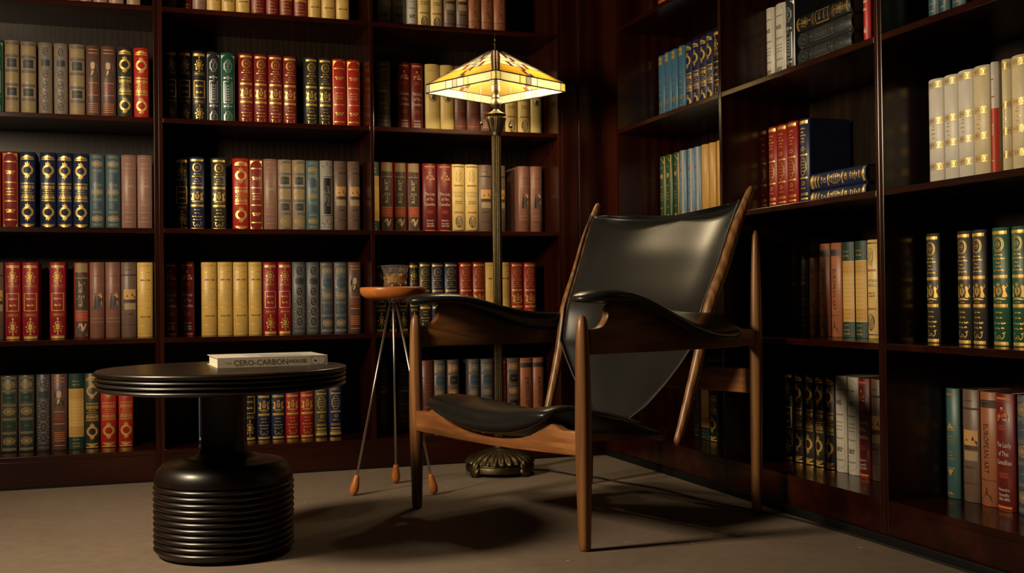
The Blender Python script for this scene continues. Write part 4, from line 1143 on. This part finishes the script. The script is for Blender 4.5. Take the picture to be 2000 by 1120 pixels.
def proto(code):
    global BLOCK
    if code in PROTO: return PROTO[code]
    global GOLD, SILVER
    fn, tone, base, _ = DESIGN[code.rstrip('x')]
    keep = GOLD, SILVER
    if code.endswith('x'): GOLD, SILVER = DGOLD, DSILVER             # darker, duller foil for the lying pile
    s = Spine(base); fn(s, tone)
    GOLD, SILVER = keep
    me = bpy.data.meshes.new('spine'); s.bm.to_mesh(me); s.bm.free()
    for m in s.mats: me.materials.append(m)
    bm = bmesh.new()
    box(bm, -HW, -HW+.0026, .0024, BD, 0, BH, .0006); box(bm, HW-.0026, HW, .0024, BD, 0, BH, .0006)
    mc = bpy.data.meshes.new('cover'); bm.to_mesh(mc); bm.free(); mc.materials.append(base)
    if BLOCK is None:
        bm = bmesh.new(); box(bm, -HW+.0029, HW-.0029, .0028, BD-.004, .0035, BH-.0045)
        BLOCK = bpy.data.meshes.new('page_block'); bm.to_mesh(BLOCK); bm.free(); BLOCK.materials.append(PAGES)
    root = bpy.data.objects.new('book', None); root.empty_display_size = .03
    kids = [bpy.data.objects.new('spine', me), bpy.data.objects.new('cover', mc), bpy.data.objects.new('page_block', BLOCK)]
    PROTO[code] = (root, kids)
    return PROTO[code]

def put_book(code, matrix, w, h, label, group):
    """a book of this binding with its own spine, boards and page block"""
    root, kids = proto(code)
    r = root.copy(); COL.objects.link(r)
    r.matrix_world = matrix @ Matrix.Diagonal((w/(2*HW), 1, h/BH, 1))
    r['label'] = label; r['category'] = 'book'; r['group'] = group
    for c in kids:
        d = c.copy(); COL.objects.link(d); d.parent = r
    return r

ROWS = [
 ('A',5,4415,287,"Qt:-247:-201 Qt:-199:-154 Qt:-151:-100 Qt:-97:-42 Qt:-33:18"),
 ('A',4,4415,285,"Ig:-508:-459 Mt:-455:-406 Mt:-402:-349 Nt:-342:-293 Nt:-289:-240 Mt:-236:-181 P:-178:-127 P:-126:-71 Wk:-68:-13 Wr:-9:46"),
 ('A',3,4415,285,"Rr:-524:-470 Rd:-466:-411 Wn:-408:-353 Wn:-339:-283 Wn:-281:-226 Wn:-225:-170 Xb:-168:-114 Xb:-112:-58 Qr:-56:-1 Qr:1:56"),
 ('A',2,4415,283,"S:-513:-462 Ec:-460:-405 Ec:-402:-345 Ec:-308:-252 J:-225:-172 T:-170:-117 T:-115:-61 S:-59:-4 Y:-2:55"),
 ('A',1,4415,280,"Mg:-476:-418 Mg:-416:-361 Np:-356:-307 P:-305:-249 V:-246:-192 Wk:-191:-137 Wr:-135:-78 Wr:-72:-18"),
 ('B',5,4415,287,"Yd:102:150 L:154:205 Qr:207:258 Y:260:314 Y:316:368 Y:370:425 Cd:427:482 Cd:484:535 Cd:537:591 Cd:593:648 Y:650:701 Y:703:758 Y:760:816"),
 ('B',4,4415,287,"Ek:102:150 Ek:152:201 Ek:203:256 Ik:258:308 Ig:310:364 Cd:378:434 Cd:436:489 Cd:491:547 Cd:549:603 Ck:633:686 Ck:688:741 Rr:743:799 Rr:801:857"),
 ('B',3,4415,284,"Ek:136:188 Cn:190:247 Ck:272:328 Wr:353:413 Rd:415:468 Qr:470:523 Mt:525:579 Mt:581:633 Xt:635:688 D:690:743 S:745:798 S:800:852"),
 ('B',2,4415,283,"L:94:144 L:153:206 Y:233:290 Y:292:349 Y:351:407 Y:409:462 Ec:464:519 Ec:521:575 Nb:577:631 Nb:633:686 Mb:688:741 Mb:743:796 P:798:852"),
 ('B',1,4415,285,"In:218:271 Ek:383:435 Cn:437:490 Cn:492:545 Cr:547:601 Cr:603:658 Hk:660:714 Hn:716:771"),
 ('C',5,4415,287,"Z:929:988 Z:990:1046 Z:1048:1095 G:1097:1149 G:1151:1204 S:1208:1259 S:1261:1312 O:1314:1368 O:1370:1424 O:1426:1481"),
 ('C',4,4415,289,"Qk:922:981 L:1009:1062 L:1064:1116 U:1127:1188 U:1190:1247 K2:1249:1300 K2:1302:1360 P:1362:1416 K2:1418:1468 G:1471:1525 G:1528:1580 U:1583:1636"),
 ('C',3,4415,286,"V:875:930 J:934:987 J:989:1042 J:1044:1098 L:1111:1169 L:1172:1233 G:1235:1290 G:1292:1348 S:1350:1408 S:1411:1469 T:1524:1577 T:1579:1632"),
 ('C',2,4415,282,"Ek:908:957 Ek:959:999 Ek:1001:1046 Ek:1048:1089 Ck:1091:1141 Cn:1143:1197 Cn:1199:1256 Cr:1263:1318 Cr:1320:1374 Y:1376:1432 Y:1434:1487 Cr:1489:1544 Cr:1546:1601"),
 ('C',1,4415,290,"Qk:912:961 Qk:995:1050 K2:1095:1147 Mb:1149:1201 Mr:1207:1258 Mb:1295:1346 Mb:1351:1407 Ec:1413:1463 Mr:1465:1522 O:1524:1579 O:1582:1632"),
 ('D',4,2020,299,"Bb:4085:4029 Bb:4025:3966 Bb:3962:3909 Bb:3905:3849 Wn:3845:3795 Wn:3791:3738 Wn:3734:3682 Wn:3678:3624 Ek:3620:3571"),
 ('D',5,2020,287,"Rr:4082:3999"),
 ('D',3,2020,296,"Rg:4084:4029 Rg:4024:3966 Rg:3961:3909 Xs:3905:3849 Xs:3845:3791 Xs:3787:3734 F:3730:3674 F:3671:3621 F:3617:3568"),
 ('D',1,2020,285,"Nk:3814:3765 V:3761:3697 Wg:3693:3631"),
 ('E',4,2020,285,"Z:3273:3213 Z:3210:3146 Ik:3143:3089 Red:2731:2698"),
 ('E',3,2020,290,"Hr:3271:3208 Hr:3204:3143 Hr:3140:3081 Hn:3078:3021"),
 ('E',2,2020,287,"Nk:3186:3134 Qk:3131:3084 Qk:3081:3033 O:3030:2977 O:2974:2917 O:2912:2857 V:2854:2796 V:2794:2738 G:2735:2683"),
 ('E',1,2020,292,"Ek:3186:3132 Wk:3123:3073 Wk:3067:3016 Wk:3013:2963 Wk:2955:2907 Z:2904:2847 Z:2845:2789 L:2787:2729 S:2726:2672"),
 ('F',4,1955,287,"Bt:2379:2334 Bt:2330:2291 Bt:2287:2235"),
 ('F',3,1955,279,"K:2384:2326 K:2326:2272 K:2272:2215 Ky:2215:2159 Thin:2158:2133 Ky:2126:2093 Ky:2093:2038"),
 ('F',2,1955,284,"Ck:2400:2348 Ck:2282:2231 Ck:2229:2179 Cg:2164:2107 Cg:2102:2050"),
 ('F',1,2030,289,"Te:2428:2370 S:2364:2303 O:2301:2242 L:2241:2176 Mb:2172:2122"),
]

ORD = ['first', 'second', 'third', 'fourth', 'fifth', 'sixth', 'seventh', 'eighth']
NUM = {2: 'two', 3: 'three', 4: 'four', 5: 'five', 6: 'six', 7: 'seven', 8: 'eight'}
SHELFN = {1: 'bottom shelf', 2: 'second shelf up', 3: 'third shelf up', 4: 'fourth shelf up', 5: 'fifth shelf up'}
BAY = {'A': 'outer back bay', 'B': 'middle back bay', 'C': 'bay behind lamp', 'D': 'corner bay', 'E': 'bay behind armchair', 'F': 'outer side bay'}
LIM = {'A': (-.78, .0592), 'B': (.0925, .8630), 'C': (.8804, 1.6486), 'D': (3.2835, 4.103), 'E': (2.4576, 3.263), 'F': (1.577, 2.4245)}
rnd = random.Random(11)
for bay, sh, plane, hh, spec in ROWS:
    items = [(c, int(a)/1000, int(b)/1000) for c, a, b in (q.split(':') for q in spec.split())]
    names = [DESIGN[c][3] for c, _, _ in items]
    right = bay in 'DEF'
    lo, hi = LIM[bay]
    prev = None
    for i, (c, a, b) in enumerate(items):
        if right: a, b = -a, -b                                      # along the side wall the run goes towards the viewer
        l_, h_ = (-hi, -lo) if right else (lo, hi)
        a = max(a, l_+.0005); b = min(b, h_-.0005)
        if prev is not None: a = max(a, prev+.0004)
        prev = b
        w = b-a-.0006
        if w < .012: continue
        u = (a+b)/2
        n = names.count(names[i]); k = names[:i].count(names[i])
        lab = names[i]+', '+('' if n == 1 else '%s of %s rightward, ' % (ORD[k], NUM[n]))+SHELFN[sh]+', '+BAY[bay]
        grp = 'books on the '+SHELFN[sh].replace(' up', '')+' of the '+BAY[bay]
        jit = .006*rnd.random(); hj = hh/1000*(1+.006*(rnd.random()-.5))
        z = SH[sh]+.0004
        if right: m = Matrix.Translation((plane/1000+jit, -u, z)) @ Matrix.Rotation(-PI/2, 4, 'Z')
        else: m = Matrix.Translation((u, plane/1000+jit, z))
        put_book(c, m, w, hj, lab, grp)
# books lying flat, spines to the room
def lying(code, y_left, z, label, group, x=2.03, h=.285, w=.054):
    m = Matrix.Translation((x, y_left, z+w/2)) @ Matrix.Rotation(-PI/2, 4, 'Z') @ Matrix.Rotation(PI/2, 4, 'Y')
    put_book(code, m, w-.0008, h, label, group)
g = 'books lying in a pile on the fourth shelf of the bay behind armchair'
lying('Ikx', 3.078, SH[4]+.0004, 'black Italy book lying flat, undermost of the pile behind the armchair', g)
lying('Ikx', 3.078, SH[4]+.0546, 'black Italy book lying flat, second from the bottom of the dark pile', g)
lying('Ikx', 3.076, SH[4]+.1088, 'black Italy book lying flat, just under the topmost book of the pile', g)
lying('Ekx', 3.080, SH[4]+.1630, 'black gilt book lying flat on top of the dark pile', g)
g = 'navy books lying flat beside the cherry quatrefoil books'
lying('Hn', 3.020, SH[3]+.0004, 'navy quatrefoil book lying flat on the shelf, the lower of two', g)
lying('Hn', 3.020, SH[3]+.0548, 'navy quatrefoil book lying flat on its twin, the upper of two', g)
